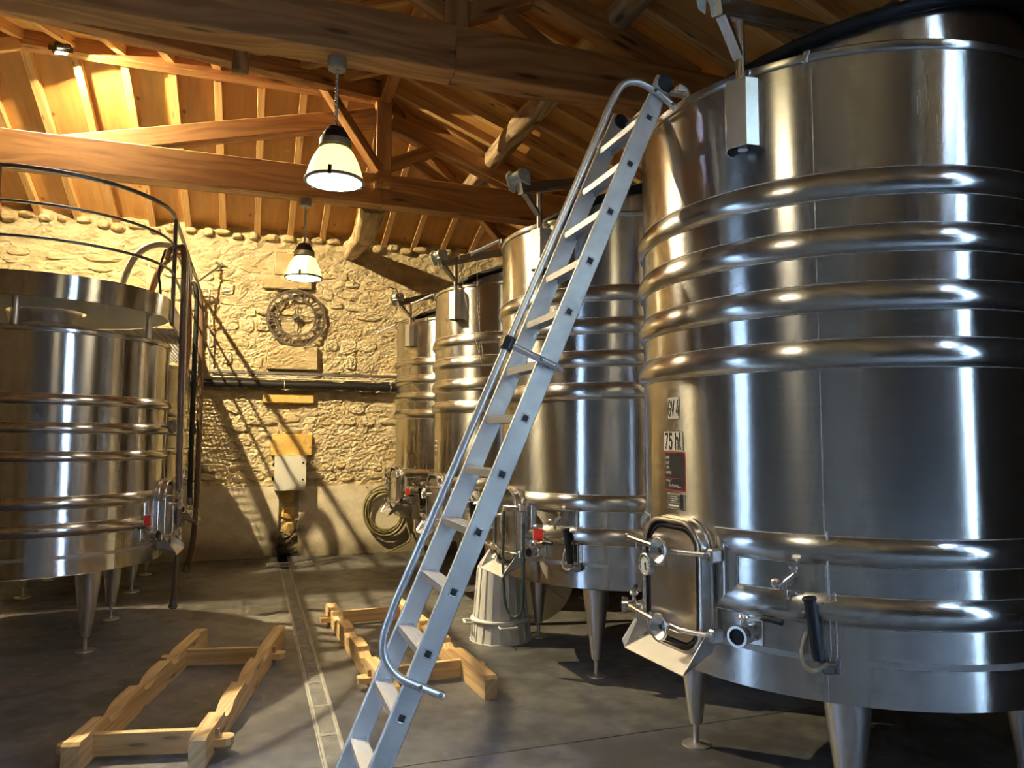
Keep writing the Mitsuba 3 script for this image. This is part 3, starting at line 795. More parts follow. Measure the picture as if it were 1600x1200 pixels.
def winch(az, R, zt, wheel=True, crank=False):
    a = math.radians(az)
    o = np.array([math.cos(a), math.sin(a), 0]); s = np.array([-math.sin(a), math.cos(a), 0]); u = np.array([0, 0, 1.0])
    P = lambda x, y, r: s * x + u * y + o * r
    sec = [(-.078, R - .01), (-.078, R + .05), (-.045, R + .10), (.045, R + .10), (.078, R + .05), (.078, R - .01)]
    zb, z1 = zt - .34, zt - .045
    shell = []
    for (x0, r0), (x1, r1) in zip(sec[:-1], sec[1:]):
        nrm = np.array([r1 - r0, -(x1 - x0)]); nrm = nrm / np.linalg.norm(nrm) * .004
        shell.append(hull([P(x, zz, r) for x, r in ((x0, r0), (x1, r1), (x0 + nrm[0], r0 + nrm[1]), (x1 + nrm[0], r1 + nrm[1])) for zz in (zb, z1)]))
    shell.append(hull([P(x, zz, r) for x, r in sec for zz in (z1, z1 + .004)]))
    out = [('winch_bracket', cat(shell), 'leg_steel', False), ('winch_bracket__bolt', rod(P(0, zb + .0, R + .045), P(0, zb + .03, R + .045), .022, 16), 'wire_steel', 30)]
    rp = R + .052
    za = zt + .26
    out.append(('winch_bracket__post', tube([P(0, z1 - .05, rp), P(0, za - .02, rp)], .0215, 18), 'polished_steel', 30))
    t = .325
    arm0, arm1 = P(0, za + .03 - .22 * t, rp + .22), P(0, za + .03 + rp * t * .98, .02)
    m, uv = beam(arm0, arm1, .052, .085, ch=.006)
    out.append(('winch_arm', m, 'leg_steel', False))
    out.append(('winch_arm__brace', hull([P(e, zz, r) for e in (-.022, .022) for zz, r in ((za - .20, rp + .018), (za - .17, rp + .018), (za - .03, rp + .17), (za - .06, rp + .19))]), 'leg_steel', False))
    e = arm0
    out.append(('winch_arm__winch', cat(hull([e + s * x + u * y + o * r for x in (-.045, .045) for y, r in ((.04, -.07), (.13, -.06), (.145, -.01), (.12, .03), (.045, .035))])), 'winch_paint', False))
    out.append(('winch_arm__drum', cat(disc_lathe([(0, -.06), (.04, -.06), (.04, -.052), (.022, -.05), (.022, .05), (.04, .052), (.04, .06), (0, .06)], e + u * .085 + o * .045, s, 18)), 'label_white', 30))
    out.append(('winch_arm__side_plate', cat(hull([e + s * x + u * y + o * r for x in (-.052, -.046) for y, r in ((-.02, .0), (.12, -.02), (.13, .06), (.07, .095), (-.02, .05))]), *[rod(e + s * -.07 + u * y + o * r, e + s * .05 + u * y + o * r, .008, 8) for y, r in ((.10, -.03), (.045, .04))]), 'winch_paint', False))
    if crank:
        out.append(('winch_arm__crank', tube([e + u * .085 + o * .03 + s * .06, e + u * .085 + o * .03 + s * .10, e + u * .16 + o * .12 + s * .10, e + u * .17 + o * .22 + s * .10], .008, 8), 'dark_metal', 30))
    return out

def rim_lever(R, zt):
    out = []
    L = lambda m, az: local(m, az, R, zt)
    out.append(('rim_lever', L(cat(tube([(-.0, .055, .03), (-.05, -.045, .25)], .013, 8), rod((-.05, -.045, .25), (-.055, -.055, .275), .02, 10)), 168), 'white_plastic', 30))
    out.append(('rim_lever__pivot', L(box((-.01, .04, .0), (.10, .05, .06), .008), 168), 'dark_metal', False))
    return out

def lettering_plates(R):
    """The stickers, slate and maker's plate beside the door."""
    o = []
    def sticker(key, az, z, w, h, lift, m):
        o.append((key, wall_map(flatbox(w, h, .0012), az, z, R, lift), m, False))
    def write(key, s, az, z, h, sx, lift, m='label_black'):
        t = text(s, h)
        v = t.vertices.copy(); v[:, 0] *= sx
        o.append((key, wall_map(mesh(v, t.faces), az, z, R, lift), m, False))
    sticker('number_sticker', -179.0, 1.842, .096, .102, .001, 'label_white')
    write('number_sticker__lettering', 'GV 4', -179.0, 1.842, .076, .40, .0025)
    sticker('volume_sticker', -179.6, 1.683, .165, .092, .001, 'label_white')
    write('volume_sticker__lettering', '75 hl', -179.6, 1.683, .078, .56, .0025)
    sticker('slate_label', -179.0, 1.540, .170, .186, .001, 'label_red')
    sticker('slate_label__panel', -179.0, 1.540, .158, .174, .0025, 'label_black')
    for k, (s, zz) in enumerate((('CUVE', 1.604), ('DATE', 1.580), ('TYPE', 1.557), ('ALCOOL', 1.533))):
        t = text(s, .0125); v = t.vertices.copy(); v[:, 0] = (v[:, 0] - v[:, 0].min()) * .72 - .070
        o.append(('slate_label__lettering', wall_map(mesh(v, t.faces), -179.0, zz, R, .0040), 'label_white', False))
    sticker('slate_label__rule', -179.0, 1.506, .158, .0015, .0038, 'label_red')
    t = text('NOTES', .008); v = t.vertices.copy(); v[:, 0] = (v[:, 0] - v[:, 0].min()) * .7 - .070
    o.append(('slate_label__lettering', wall_map(mesh(v, t.faces), -179.0, 1.495, R, .0040), 'label_white', False))
    hand = [[(-.040, .020), (-.044, -.018)], [(-.020, .020), (-.042, .002), (-.022, -.016)], [(-.018, -.010), (-.010, -.002), (-.008, -.014), (.002, -.004), (.004, -.016), (.010, -.006)], [(.016, -.002), (.018, -.014), (.026, -.004), (.028, -.016)], [(.034, -.004), (.037, -.016), (.050, -.012), (.056, -.018)]]
    o.append(('slate_label__handwriting', cat(*[wall_map(tube([(x, y, 0) for x, y in spline(p, 12)], .0018, 5), -179.0, 1.480, R, .0045) for p in hand]), 'label_white', False))
    sticker('maker_plate', -178.6, 1.398, .150, .074, .001, 'dull_steel')
    sticker('maker_plate__dark_field', -179.6, 1.410, .112, .036, .0025, 'dark_metal')
    sticker('maker_plate__dark_field', -179.6, 1.377, .112, .022, .0025, 'dark_metal')
    sticker('maker_plate__dark_field', -175.6, 1.398, .024, .070, .0025, 'label_black')
    for zz, w in ((1.420, .06), (1.410, .07), (1.400, .05), (1.377, .085)):
        sticker('maker_plate__line', -179.2, zz, w, .003 if zz > 1.39 else .008, .0038, 'label_white')
    return o

def build_tank(R, zt, upper, z5, z6, zband, seam=-136.5, az0=-163.7, az1=163.7, lid=True, opts=()):
    E = []
    zb = .653
    n = 176
    m, uv = lathe([[(R, zb + .0), (R, zb + (zt - zb) * .5), (R, zt)]], n)
    E.append(('shell', m, 'brushed_steel', True, uv))
    m, uv = lathe([[(R, zb + .001), (R * .96, zb - .012), (.3, zb - .05), (0.001, zb - .06)]], 96)
    E.append(('shell__underside', m, 'dull_steel', True, uv))
    if lid:
        m, uv = lathe([[(R - .006, zt), (R - .006, zt - .5)], [(R - .006, zt - .5), (.001, zt - .52)]], 96)
        E.append(('shell__inner_wall', m, 'dull_steel', True, uv))
    m, uv = lathe([[(R, zt - .006), (R + .010, zt - .004)], [(R + .010, zt - .004), (R + .016, zt + .006), (R + .016, zt + .026)], [(R + .016, zt + .026), (R + .008, zt + .034), (R - .006, zt + .034)], [(R - .006, zt + .034), (R - .012, zt + .026), (R - .010, zt - .01)]], n)
    E.append(('top_rim', m, 'ring_steel', True, uv))
    for z0, z1 in upper:
        m, uv = lathe([ring_profile(R, z0, z1)], n)
        E.append(('cooling_ring', m, 'ring_steel', True, uv))
        E.append(('cooling_ring__weld_bead', cat(tube(arc((0, 0), R + .002, z0, 0, 360, 97)[:-1], .003, 5, True), tube(arc((0, 0), R + .002, z1, 0, 360, 97)[:-1], .003, 5, True)), 'wire_steel', True))
    m, uv = jacket(R, az0, az1, z5, z6)
    E.append(('cooling_jacket', m, 'ring_steel', True, uv))
    bead = cat(*[tube(arc((0, 0), R + .002, zz, a, b, 120), .003, 5) for zz, a, b in ((z5[1], az0, az1), (z6[0], az0, az1), (z5[0], az0 + 6.6, az1 - 6.6), (z6[1], az0 + 6.6, az1 - 6.6))],
               *[tube([((R + .002) * math.cos(math.radians(a)), (R + .002) * math.sin(math.radians(a)), zz) for zz in (p, q)], .003, 5) for a, p, q in ((az0, z6[0], z5[1]), (az1, z6[0], z5[1]), (az0 + 6.6, z6[1], z5[0]), (az1 - 6.6, z6[1], z5[0]))])
    E.append(('cooling_jacket__weld_bead', bead, 'wire_steel', True))
    m, uv = lathe([[(R + .0012, zband - .014), (R + .0012, zband + .012)]], n)
    E.append(('weld_band', m, 'satin_band', True, uv))
    c, s = math.cos(math.radians(seam)), math.sin(math.radians(seam))
    E.append(('vertical_seam', tube([((R - .0005) * c, (R - .0005) * s, zb), ((R - .0005) * c, (R - .0005) * s, zt - .01)], .0019, 6), 'wire_steel', True))
    for a in (133, -132.5, -45, 45):
        c, s = math.cos(math.radians(a)), math.sin(math.radians(a))
        x, y = .77 * c * R, .77 * s * R
        m, uv = lathe([[(.105, .665), (.036, .125)], [(.036, .125), (.0, .125)]], 32)
        m.apply_translation((x, y, 0))
        E.append(('leg', m, 'leg_steel', True, uv))
        E.append(('leg__levelling_foot', disc_lathe([(0, .135), (.030, .135), (.030, .115), (.022, .108), (.016, .106), (.016, .014), (.03, .013), (.078, .007), (.080, .0), (0, .0)], (x, y, 0.001), (0, 0, 1), 28), 'wire_steel', 30))
    E += door(-176.5, 1.025, R, 'no_dial' not in opts)
    E += chute(-177, .765, R)
    E += valve(-153.7, .885, R)
    E += valve(147, .78, R, -1)
    if 'left' not in opts:
        E += tap(-144, 1.12, R)
        E += gauge(-138.8, .925, R)
    if 'red' in opts:
        E.append(('warning_label', wall_map(flatbox(.10, .105, .0012), -154, 1.0, R, .036 * 0 + .03), 'label_white', False))
        E.append(('warning_label__red_field', wall_map(flatbox(.088, .092, .0012), -154, 1.0, R, .0315), 'label_red', False))
    if 'gv4' in opts:
        E += lettering_plates(R)
        rk = np.random.default_rng(4)
        for i in range(9):
            a, z0, L_ = -111 + rk.uniform(-3, 3), rk.uniform(2.84, 3.12), rk.uniform(.04, .13)
            E.append(('scratch', tube([((R + .0003) * math.cos(math.radians(a + e)), (R + .0003) * math.sin(math.radians(a + e)), z0 + t * L_) for t, e in ((0, 0), (.5, .05), (1, .02))], .0011, 4), 'satin_band', False))
    if 'strip' in opts:
        E.append(('dark_label', wall_map(flatbox(.10, .18, .0012), 179, 1.60, R, .001), 'label_white', False))
        for zz, h in ((1.655, .04), (1.605, .035), (1.545, .06)):
            E.append(('dark_label__field', wall_map(flatbox(.082, h, .0012), 179, zz, R, .0025), 'label_black', False))
    if lid:
        E += winch(-152.3, R, zt, crank='crank' in opts)
        E += rim_lever(R, zt)
        E.append(('rim_catch', local(cat(box((0, .0, .02), (.02, .05, .012), .003), rod((-.012, -.02, .024), (.014, .024, .024), .008, 8)), -137.5, R, zt + .01), 'wire_steel', False))
    if 'dial_left' in opts:
        E.append(('thermometer', local(cat(rod((0, 0, 0), (0, 0, .10), .008, 10), disc_lathe([(0, 0), (.055, 0), (.06, .006), (.06, .03), (.054, .034), (0, .03)], (0, 0, .09), (0, 0, 1), 28)), -166, R, 1.80), 'dark_metal', 30))
    return E

def add_tank(key, E, x, y, label, mirror=False, group=None):
    group = 'steel tanks of the left row' if mirror else 'steel tanks of the right row'
    key = numbered(key)
    tag(key, label, 'wine tank', group)
    last = {}
    for e in E:
        name, m, mat, smooth = e[:4]
        uv = e[4] if len(e) > 4 else None
        ck = (id(e), mirror)
        if ck not in CACHE:
            if mirror:
                v = m.vertices.copy(); v[:, 0] *= -1
                m = mesh(v, m.faces[:, ::-1])
            CACHE[ck] = (mikit.ply(m, mat, smooth=smooth, uv=uv), e)
        d = dict(CACHE[ck][0]); d['to_world'] = T().translate([x, y, 0])
        part, _, sub = name.partition('__')
        if sub:
            k = numbered(f"{last[part]}__{sub}")
        else:
            k = numbered(f'{key}__{part}'); last[part] = k
        scene[k] = d
    for p, t in (('manway_door', 'rounded steel door with two clamp bars'), ('discharge_chute', 'pale sheet steel chute under the door'), ('cooling_jacket', 'raised band frame low on the shell'), ('winch_arm', 'slanting steel jib arm')):
        if f'{key}__{p}' in scene:
            labels[f'{key}__{p}'] = {'label': t}
    return key
CACHE = {}
UP = [(2.683, 2.797), (2.448, 2.564), (2.213, 2.330), (1.981, 2.100)]
TY = [3.119, 5.530, 7.940, 10.31]
TX = 2.913
base = dict(R=1.0, zt=3.291, upper=UP, z5=(1.190, 1.304), z6=(.9555, 1.073), zband=.820)
E0 = build_tank(**base, opts=('gv4',))
SH = build_tank(**base, opts=('red',))
S3 = [e for e in SH]
E3 = S3 + [e for e in build_tank(**base, opts=('strip', 'no_dial')) if e[0].startswith('dark_label')]
E4 = [e for e in SH if not e[0].startswith('winch')] + winch(-152.3, 1.0, 3.291, crank=True)
tk_ = [add_tank('wine_tank', E0, TX, TY[0], 'huge nearest steel tank at right with GV 4 and 75 hl stickers'),
       add_tank('wine_tank', SH, TX, TY[1], 'second steel tank of the right row behind the ladder, red square low on it'),
       add_tank('wine_tank', E3, TX, TY[2], 'third steel tank of the right row with a dark label strip on its left edge'),
       add_tank('wine_tank', E4, TX, TY[3], 'fourth and smallest looking steel tank of the right row, against the stone wall')]
labels[tk_[0] + '__number_sticker'] = {'label': 'white sticker reading GV 4'}
labels[tk_[0] + '__volume_sticker'] = {'label': 'white sticker reading 75 hl'}
labels[tk_[0] + '__slate_label'] = {'label': 'black slate label with a red edge'}

LT = [(-1.72, 7.40), (-1.72, 9.85)]
LB = build_tank(R=.986, zt=2.507, upper=[(1.947, 2.029), (1.73, 1.812), (1.513, 1.59)], z5=(1.151, 1.248), z6=(.944, 1.045), zband=.790, az0=-160, az1=160, lid=False, opts=('red', 'dial_left', 'left'))
m, uv = lathe([[(.982, 2.53), (.9, 2.56), (.30, 2.66)], [(.30, 2.66), (.27, 2.68), (.27, 2.93)]], 72)
LB.append(('conical_top', m, 'wire_steel', True, uv))
add_tank('wine_tank', LB, *LT[0], 'front steel tank at the left edge under the curved walkway rail', True)
add_tank('wine_tank', LB, *LT[1], 'steel tank mostly hidden behind the hoses, second of the left row', True)

# floating lids, hung from the winch arms
for i, y in enumerate(TY):
    k = numbered('floating_lid')
    tilt, az = math.radians(13.0 + (0, 1, -1, .5)[i]), math.radians(-22)
    ax = np.array([-math.sin(az), math.cos(az), 0])
    M = trimesh.transformations.rotation_matrix(-tilt, ax)
    M[:3, 3] = (TX, y, 3.291 + .215)
    def P(m):
        m = m.copy(); m.apply_transform(M); return m
    m, uv = lathe([[(.001, -.22), (.80, -.22), (.885, -.20)], [(.885, -.20), (.89, -.0)], [(.89, .0), (.905, .012), (.88, .02)], [(.88, .02), (.3, .09), (.001, .11)]], 96)
    put(k + '__pan', P(m), 'ring_steel', True, uv=uv)
    put(k + '__seal_tube', P(tube(arc((0, 0), .922, .005, 0, 360, 97)[:-1], .030, 10, True)), 'black_rubber', True)
    a = math.radians(-152.3)
    top = np.array([TX + .05 * math.cos(a), y + .05 * math.sin(a), 3.291 + .26 + 1.052 * .325 - .01])
    c = M[:3, 3] + M[:3, 2] * .11
    put(k + '__cable', rod(c, top, .004, 6), 'wire_steel', True)
    tag(k, ('tilted steel lid with a black seal tube over the nearest right tank', 'tilted steel lid over the second right tank, seen past the ladder top', 'tilted steel lid with a black seal over the third right tank', 'steel lid over the fourth right tank by the stone wall')[i], 'lid', 'lids over the right tanks')

# ------------------------------------------------------------------ walkway over the left tanks, with its rail
k = 'walkway'
cx, cy, R = LT[0][0], LT[0][1], .990
ZP, ZT = 2.765, 2.955
m, uv = lathe([[(R, ZP), (R, ZT)], [(R, ZT), (R - .02, ZT)], [(R - .02, ZT), (R - .02, ZP)], [(R - .02, ZP), (R, ZP)]], 96, -180, 0)
m.apply_translation((cx, cy, 0))
put(k + '__fascia', m, 'brushed_steel', True, uv=uv)
for s in (1, -1):
    mm, uv = beam((cx + s * (R - .01), cy, (ZP + ZT) / 2), (cx + s * (R - .01), YB - .06, (ZP + ZT) / 2), .02, ZT - ZP, ch=0)
    put(k + '__fascia', mm, 'leg_steel', uv=uv)
ysplit = 8.02
m, uv = lathe([[(.30, 0), (R - .02, 0)], [(R - .02, 0), (R - .02, -.006)], [(R - .02, -.006), (.30, -.006)], [(.30, -.006), (.30, 0)]], 72)
m.apply_translation((cx, cy, ZP + .03))
put(k + '__deck_plate', m, 'pale_sheet', False)
bars = []
x0, x1, y0, y1 = cx - R + .02, cx + R - .02, ysplit, YB - .08
for yv in np.arange(y0, y1, .040):
    for (a, b) in ((x0, x1),):
        if abs(yv - cy) < R:
            h = math.sqrt(max(0, (R - .02) ** 2 - (yv - cy) ** 2))
            if h > 0:
                bars += [box(((x0 + cx - h) / 2, yv, ZP + .015), (cx - h - x0 + .01, .009, .012)), box(((cx + h + x1) / 2, yv, ZP + .015), (x1 - cx - h + .01, .009, .012))]
                continue
        bars.append(box(((a + b) / 2, yv, ZP + .015), (b - a, .009, .012)))
for xv in np.arange(x0, x1, .040):
    ya = cy + math.sqrt(max(0, (R - .02) ** 2 - (xv - cx) ** 2))
    bars.append(box((xv, (max(ya, ysplit) + y1) / 2, ZP + .012), (.009, y1 - max(ya, ysplit), .010)))
put(k + '__grating', cat(bars), 'galvanised')
labels[k + '__grating'] = {'label': 'open steel bar grating', 'kind': 'stuff'}
RX = cx + R
for zz, r in ((3.75, .019), (3.48, .012), (3.215, .012)):
    path = np.vstack([arc((cx, cy), R - .0, zz, -178, 0, 60), [(RX, cy + .3, zz), (RX, 9.2, zz), (RX, YB - .02, zz)]])
    put(k + '__rail', tube(path, r, 10), 'rail_paint', True)
posts = [(math.radians(a)) for a in (-150, -98, -48)]
pts = [(cx + R * math.cos(a), cy + R * math.sin(a)) for a in posts[:2]] + [(RX, 7.50), (RX, 9.35), (RX, 11.25)]
for (px, py) in pts:
    put(k + '__post', box((px, py, (ZP - .02 + 3.75) / 2), (.034, .034, 3.75 - ZP + .02), .004), 'rail_paint')
for a in (-96, -150):
    c, s = math.cos(math.radians(a)), math.sin(math.radians(a))
    o = np.array([c, s, 0]); t = np.array([-s, c, 0])
    q = [np.array([cx, cy, 0]) + o * r + t * e + [0, 0, zz] for r in (.955, .967) for e, zz in ((-.085, 2.535), (.085, 2.535), (.045, 2.66), (-.045, 2.66))]
    put(k + '__bracket', hull(q), 'leg_steel')
for a in (-90, -20, 200):
    c, s = math.cos(math.radians(a)), math.sin(math.radians(a))
    put(k + '__support', rod((cx + .9 * c, cy + .9 * s, 2.55), (cx + .9 * c, cy + .9 * s, ZP + .03), .025, 14), 'leg_steel', 30)
put(k + '__support', cat(*[rod((cx + e * .95, yy, 2.54), (cx + e * .95, yy, ZP + .02), .025, 14) for e in (-.55, .55) for yy in (9.1, 10.6)]), 'leg_steel', 30)
tag(k, 'steel walkway with a curved dark handrail above the left tanks', 'walkway')

# hoses hung over the walkway rail
def hose(pts, r, mat, label, ends=None, n=60):
    k = numbered('hose')
    P = spline(pts, n)
    put(k + '__tube', tube(P, r, 10), mat, True)
    for e in (ends or ()):
        q = P[-1] if e else P[0]; d = (P[-1] - P[-3]) if e else (P[0] - P[2]); d /= np.linalg.norm(d)
        put(k + '__coupling', disc_lathe([(0, -.07), (r * 1.15, -.07), (r * 1.2, -.02), (r * 1.5, -.018), (r * 1.5, .0), (r * 1.1, .012), (0, .012)], q, d, 16), 'dark_metal', 30)
    tag(k, label, 'hose', 'hoses on the walkway rail')
hx = RX + .055
hose([(hx - .13, 7.56, 3.35), (hx - .10, 7.56, 3.47), (hx - .03, 7.56, 3.505), (hx + .02, 7.56, 3.42), (hx + .03, 7.57, 2.6), (hx + .045, 7.6, 1.4), (hx + .055, 7.62, .75), (hx + .03, 7.68, .13)], .027, 'brown_hose', 'long brown hose hanging from the walkway rail almost to the floor, nearest of the bundle', (1,))
hose([(hx - .45, 7.15, 2.98), (hx - .36, 7.25, 3.3), (hx - .22, 7.4, 3.47), (hx - .06, 7.66, 3.52), (hx + .02, 7.72, 3.42), (hx + .03, 7.72, 2.6), (hx + .035, 7.72, 1.6), (hx + .04, 7.72, .95)], .03, 'clear_hose', 'pale clear hose looped over the rail beside the brown ones', (1,))
hose([(hx - .25, 7.45, 2.98), (hx - .16, 7.5, 3.3), (hx - .03, 7.85, 3.50), (hx + .03, 7.9, 3.3), (hx + .05, 8.05, 2.7), (hx + .03, 8.0, 2.35), (hx + .02, 7.95, 2.2)], .028, 'amber_hose', 'short amber hose ending at tank height in the bundle', (1,))
hose([(hx - .16, 9.3, 3.45), (hx - .06, 9.32, 3.52), (hx + .02, 9.32, 3.36), (hx + .02, 9.33, 2.4), (hx + .02, 9.35, 1.25), (hx + .03, 9.35, .95)], .028, 'black_rubber', 'dark hose hanging behind the bundle beside the second left tank', (1,))
hose([(hx - .14, 9.62, 3.40), (hx - .05, 9.6, 3.52), (hx + .05, 9.6, 3.30), (hx + .075, 9.62, 2.4), (hx + .08, 9.65, 1.3), (hx + .055, 9.72, .55), (hx - .02, 9.78, .12)], .033, 'brown_hose', 'thick brown hose nearest the stone wall, ending in a dark coupling above the floor', (1,))
hose([(hx - .12, 7.35, 3.42), (hx - .16, 7.3, 3.2), (hx - .14, 7.28, 3.0), (hx - .2, 7.25, 2.92)], .010, 'black_rubber', 'thin black cable drooping inside the curved rail')

# ------------------------------------------------------------------ ladder
k = 'ladder'
A0, A1 = np.array([.305, 0.0]), np.array([1.772, 3.375])      # (x, z) of the foot and of the top
ld = (A1 - A0) / np.linalg.norm(A1 - A0)
def lad(s, o, y):                                            # s along, o square to the ladder towards the climber
    return np.array([A0[0] + ld[0] * s - ld[1] * o, y, A0[1] + ld[1] * s + ld[0] * o])
LL = np.linalg.norm(A1 - A0)
YN, YFAR = 2.915, 3.352
for y in (YN, YFAR):
    m, uv = beam(lad(0.02, 0, y), lad(LL - .16, 0, y), .025, .088, upv=(-ld[1], 0, ld[0]), ch=.004)
    put(k + '__stile', m, 'aluminium')
    m, uv = beam(lad(LL - .165, 0, y), lad(LL - .01, 0, y), .022, .080, upv=(-ld[1], 0, ld[0]), ch=.004)
    put(k + '__stile_extension', m, 'aluminium')
    c = lad(LL - .03, -.012, y)
    put(k + '__end_cap', disc_lathe([(0, -.016), (.036, -.016), (.042, -.008), (.042, .008), (.036, .016), (0, .016)], c, (0, 1, 0), 24), 'black_rubber', 30)
    put(k + '__foot', orient(box((0, 0, .03), (.04, .10, .07), .008), lad(0.0, 0, y), (ld[0], 0, ld[1])), 'black_rubber')
for i in range(14):
    zc = 3.165 - .2315 * i
    s = (zc - A0[1]) / ld[1]
    c = lad(s, 0, 0)
    w = .070
    st = cat(box((c[0], (YN + YFAR) / 2, zc + .012), (w, YFAR - YN - .02, .007)), box((c[0] - w / 2 + .003, (YN + YFAR) / 2, zc), (.006, YFAR - YN - .02, .030)), box((c[0] + w / 2 - .003, (YN + YFAR) / 2, zc), (.006, YFAR - YN - .02, .030)),
             *[box((c[0] + e, (YN + YFAR) / 2, zc + .0165), (.004, YFAR - YN - .022, .003)) for e in np.linspace(-.028, .028, 7)])
    put(k + '__step', st, 'aluminium_tube')
    # square end of the step showing in the near stile: pale frame, black block for the shade inside
    yo = YN - .0135
    M = lambda a, b: lad(s + a, b, yo)
    q = .0155
    fr = []
    for (a0, b0), (a1, b1) in (((-q, -q), (q, -q)), ((q, -q), (q, q)), ((q, q), (-q, q)), ((-q, q), (-q, -q))):
        fr.append(tube([M(a0, b0), M(a1, b1)], .0032, 6))
    put(k + '__step_end', cat(fr), 'aluminium_tube', True)
    put(k + '__step_end__shade_block', hull([M(a, b) + [0, e, 0] for a in (-q, q) for b in (-q, q) for e in (-.0006, .004)]), 'black_rubber')
yr = YN - .015
def H(pts):
    return [(x, yr - .012, z) for x, z in pts]
path = np.vstack([spline(H([(1.812, 3.225), (1.74, 3.27), (1.667, 3.305), (1.60, 3.315), (1.535, 3.285), (1.478, 3.19), (1.44, 3.10)]), 40), spline(H([(1.43, 3.078), (.98, 2.055), (.548, 1.075)]), 12), spline(H([(.530, 1.03), (.500, .94), (.500, .86), (.545, .79), (.62, .745), (.735, .690)]), 40)])
put(k + '__handrail', tube(path, .0165, 12), 'aluminium_tube', True)
put(k + '__handrail__bracket', rod((.985, yr - .008, 2.09), (1.235, yr - .014, 1.985), .0155, 12), 'aluminium_tube', 30)
put(k + '__handrail__clamp', disc_lathe([(0, -.03), (.024, -.03), (.026, -.02), (.026, .02), (.024, .03), (0, .03)], (.995, yr - .01, 2.085), (ld[0], 0, ld[1]), 14), 'black_plastic', 30)
for x, z in ((1.79, 3.235), (1.70, 3.285), (.72, .698), (.64, .735), (1.21, 1.995), (1.14, 2.025)):
    put(k + '__handrail__bolt', disc_lathe([(0, .006), (.007, .005), (.009, 0), (0, 0)], (x, yr - .026, z), (0, -1, 0), 10), 'dark_metal', 30)
put(k + '__rim_hook', cat(box((1.845, 2.98, 3.345), (.16, .045, .012), .003), box((1.80, 2.95, 3.315), (.03, .03, .07), .004), box((1.93, 2.98, 3.33), (.012, .05, .04), .002), rod((1.80, 2.92, 3.33), (1.80, 3.34, 3.33), .010, 10), hull([(1.87, 2.955, 3.352), (1.93, 2.955, 3.352), (1.87, 3.005, 3.352), (1.93, 3.005, 3.352), (1.88, 2.955, 3.385), (1.92, 2.955, 3.375), (1.88, 3.005, 3.385), (1.92, 3.005, 3.375)])), 'wire_steel')
tag(k, 'aluminium step ladder with a single handrail leaning on the nearest right tank', 'ladder')

# ------------------------------------------------------------------ floor things
# drain channel
k = 'floor_drain'
tag(k, 'long grated drain channel running down the concrete floor to the wall', 'floor drain')
put(k + '__channel', cat(box(((DX0 + DX1) / 2, 5.8, -.10), (DX1 - DX0 + .02, 9.6, .02)), box((DX0 + .004, 5.8, -.05), (.008, 9.6, .098)), box((DX1 - .004, 5.8, -.05), (.008, 9.6, .098))), 'galvanised')
y, i = 1.1, 0
while y < 10.25:
    L = .48
    xc, w = (DX0 + DX1) / 2, DX1 - DX0 - .02
    g = [box((xc - w / 2 + .007, y + L / 2, -.006), (.014, L, .012)), box((xc + w / 2 - .007, y + L / 2, -.006), (.014, L, .012)), box((xc, y + .006, -.006), (w, .012, .012)), box((xc, y + L - .006, -.006), (w, .012, .012))]
    for yy in np.arange(y + .022, y + L - .015, .0215):
        g.append(box((xc, yy, -.006), (w - .024, .0105, .010)))
    put(k + '__grate', cat(g), 'galvanised')
    y += L + .004
k = 'wall_drain_grate'
g = [box((.55, 10.62 + e, -.0 + .006), (.62, .016, .014)) for e in (-.15, .15)] + [box((.55 + e, 10.62, .006), (.016, .3, .014)) for e in (-.302, .302)]
for e in np.linspace(-.27, .27, 19): g.append(box((.55 + e, 10.62, .006), (.012, .29, .012)))
put(k, cat(g), 'galvanised')
tag(k, 'rectangular metal grate on the floor at the foot of the stone wall', 'drain grate')

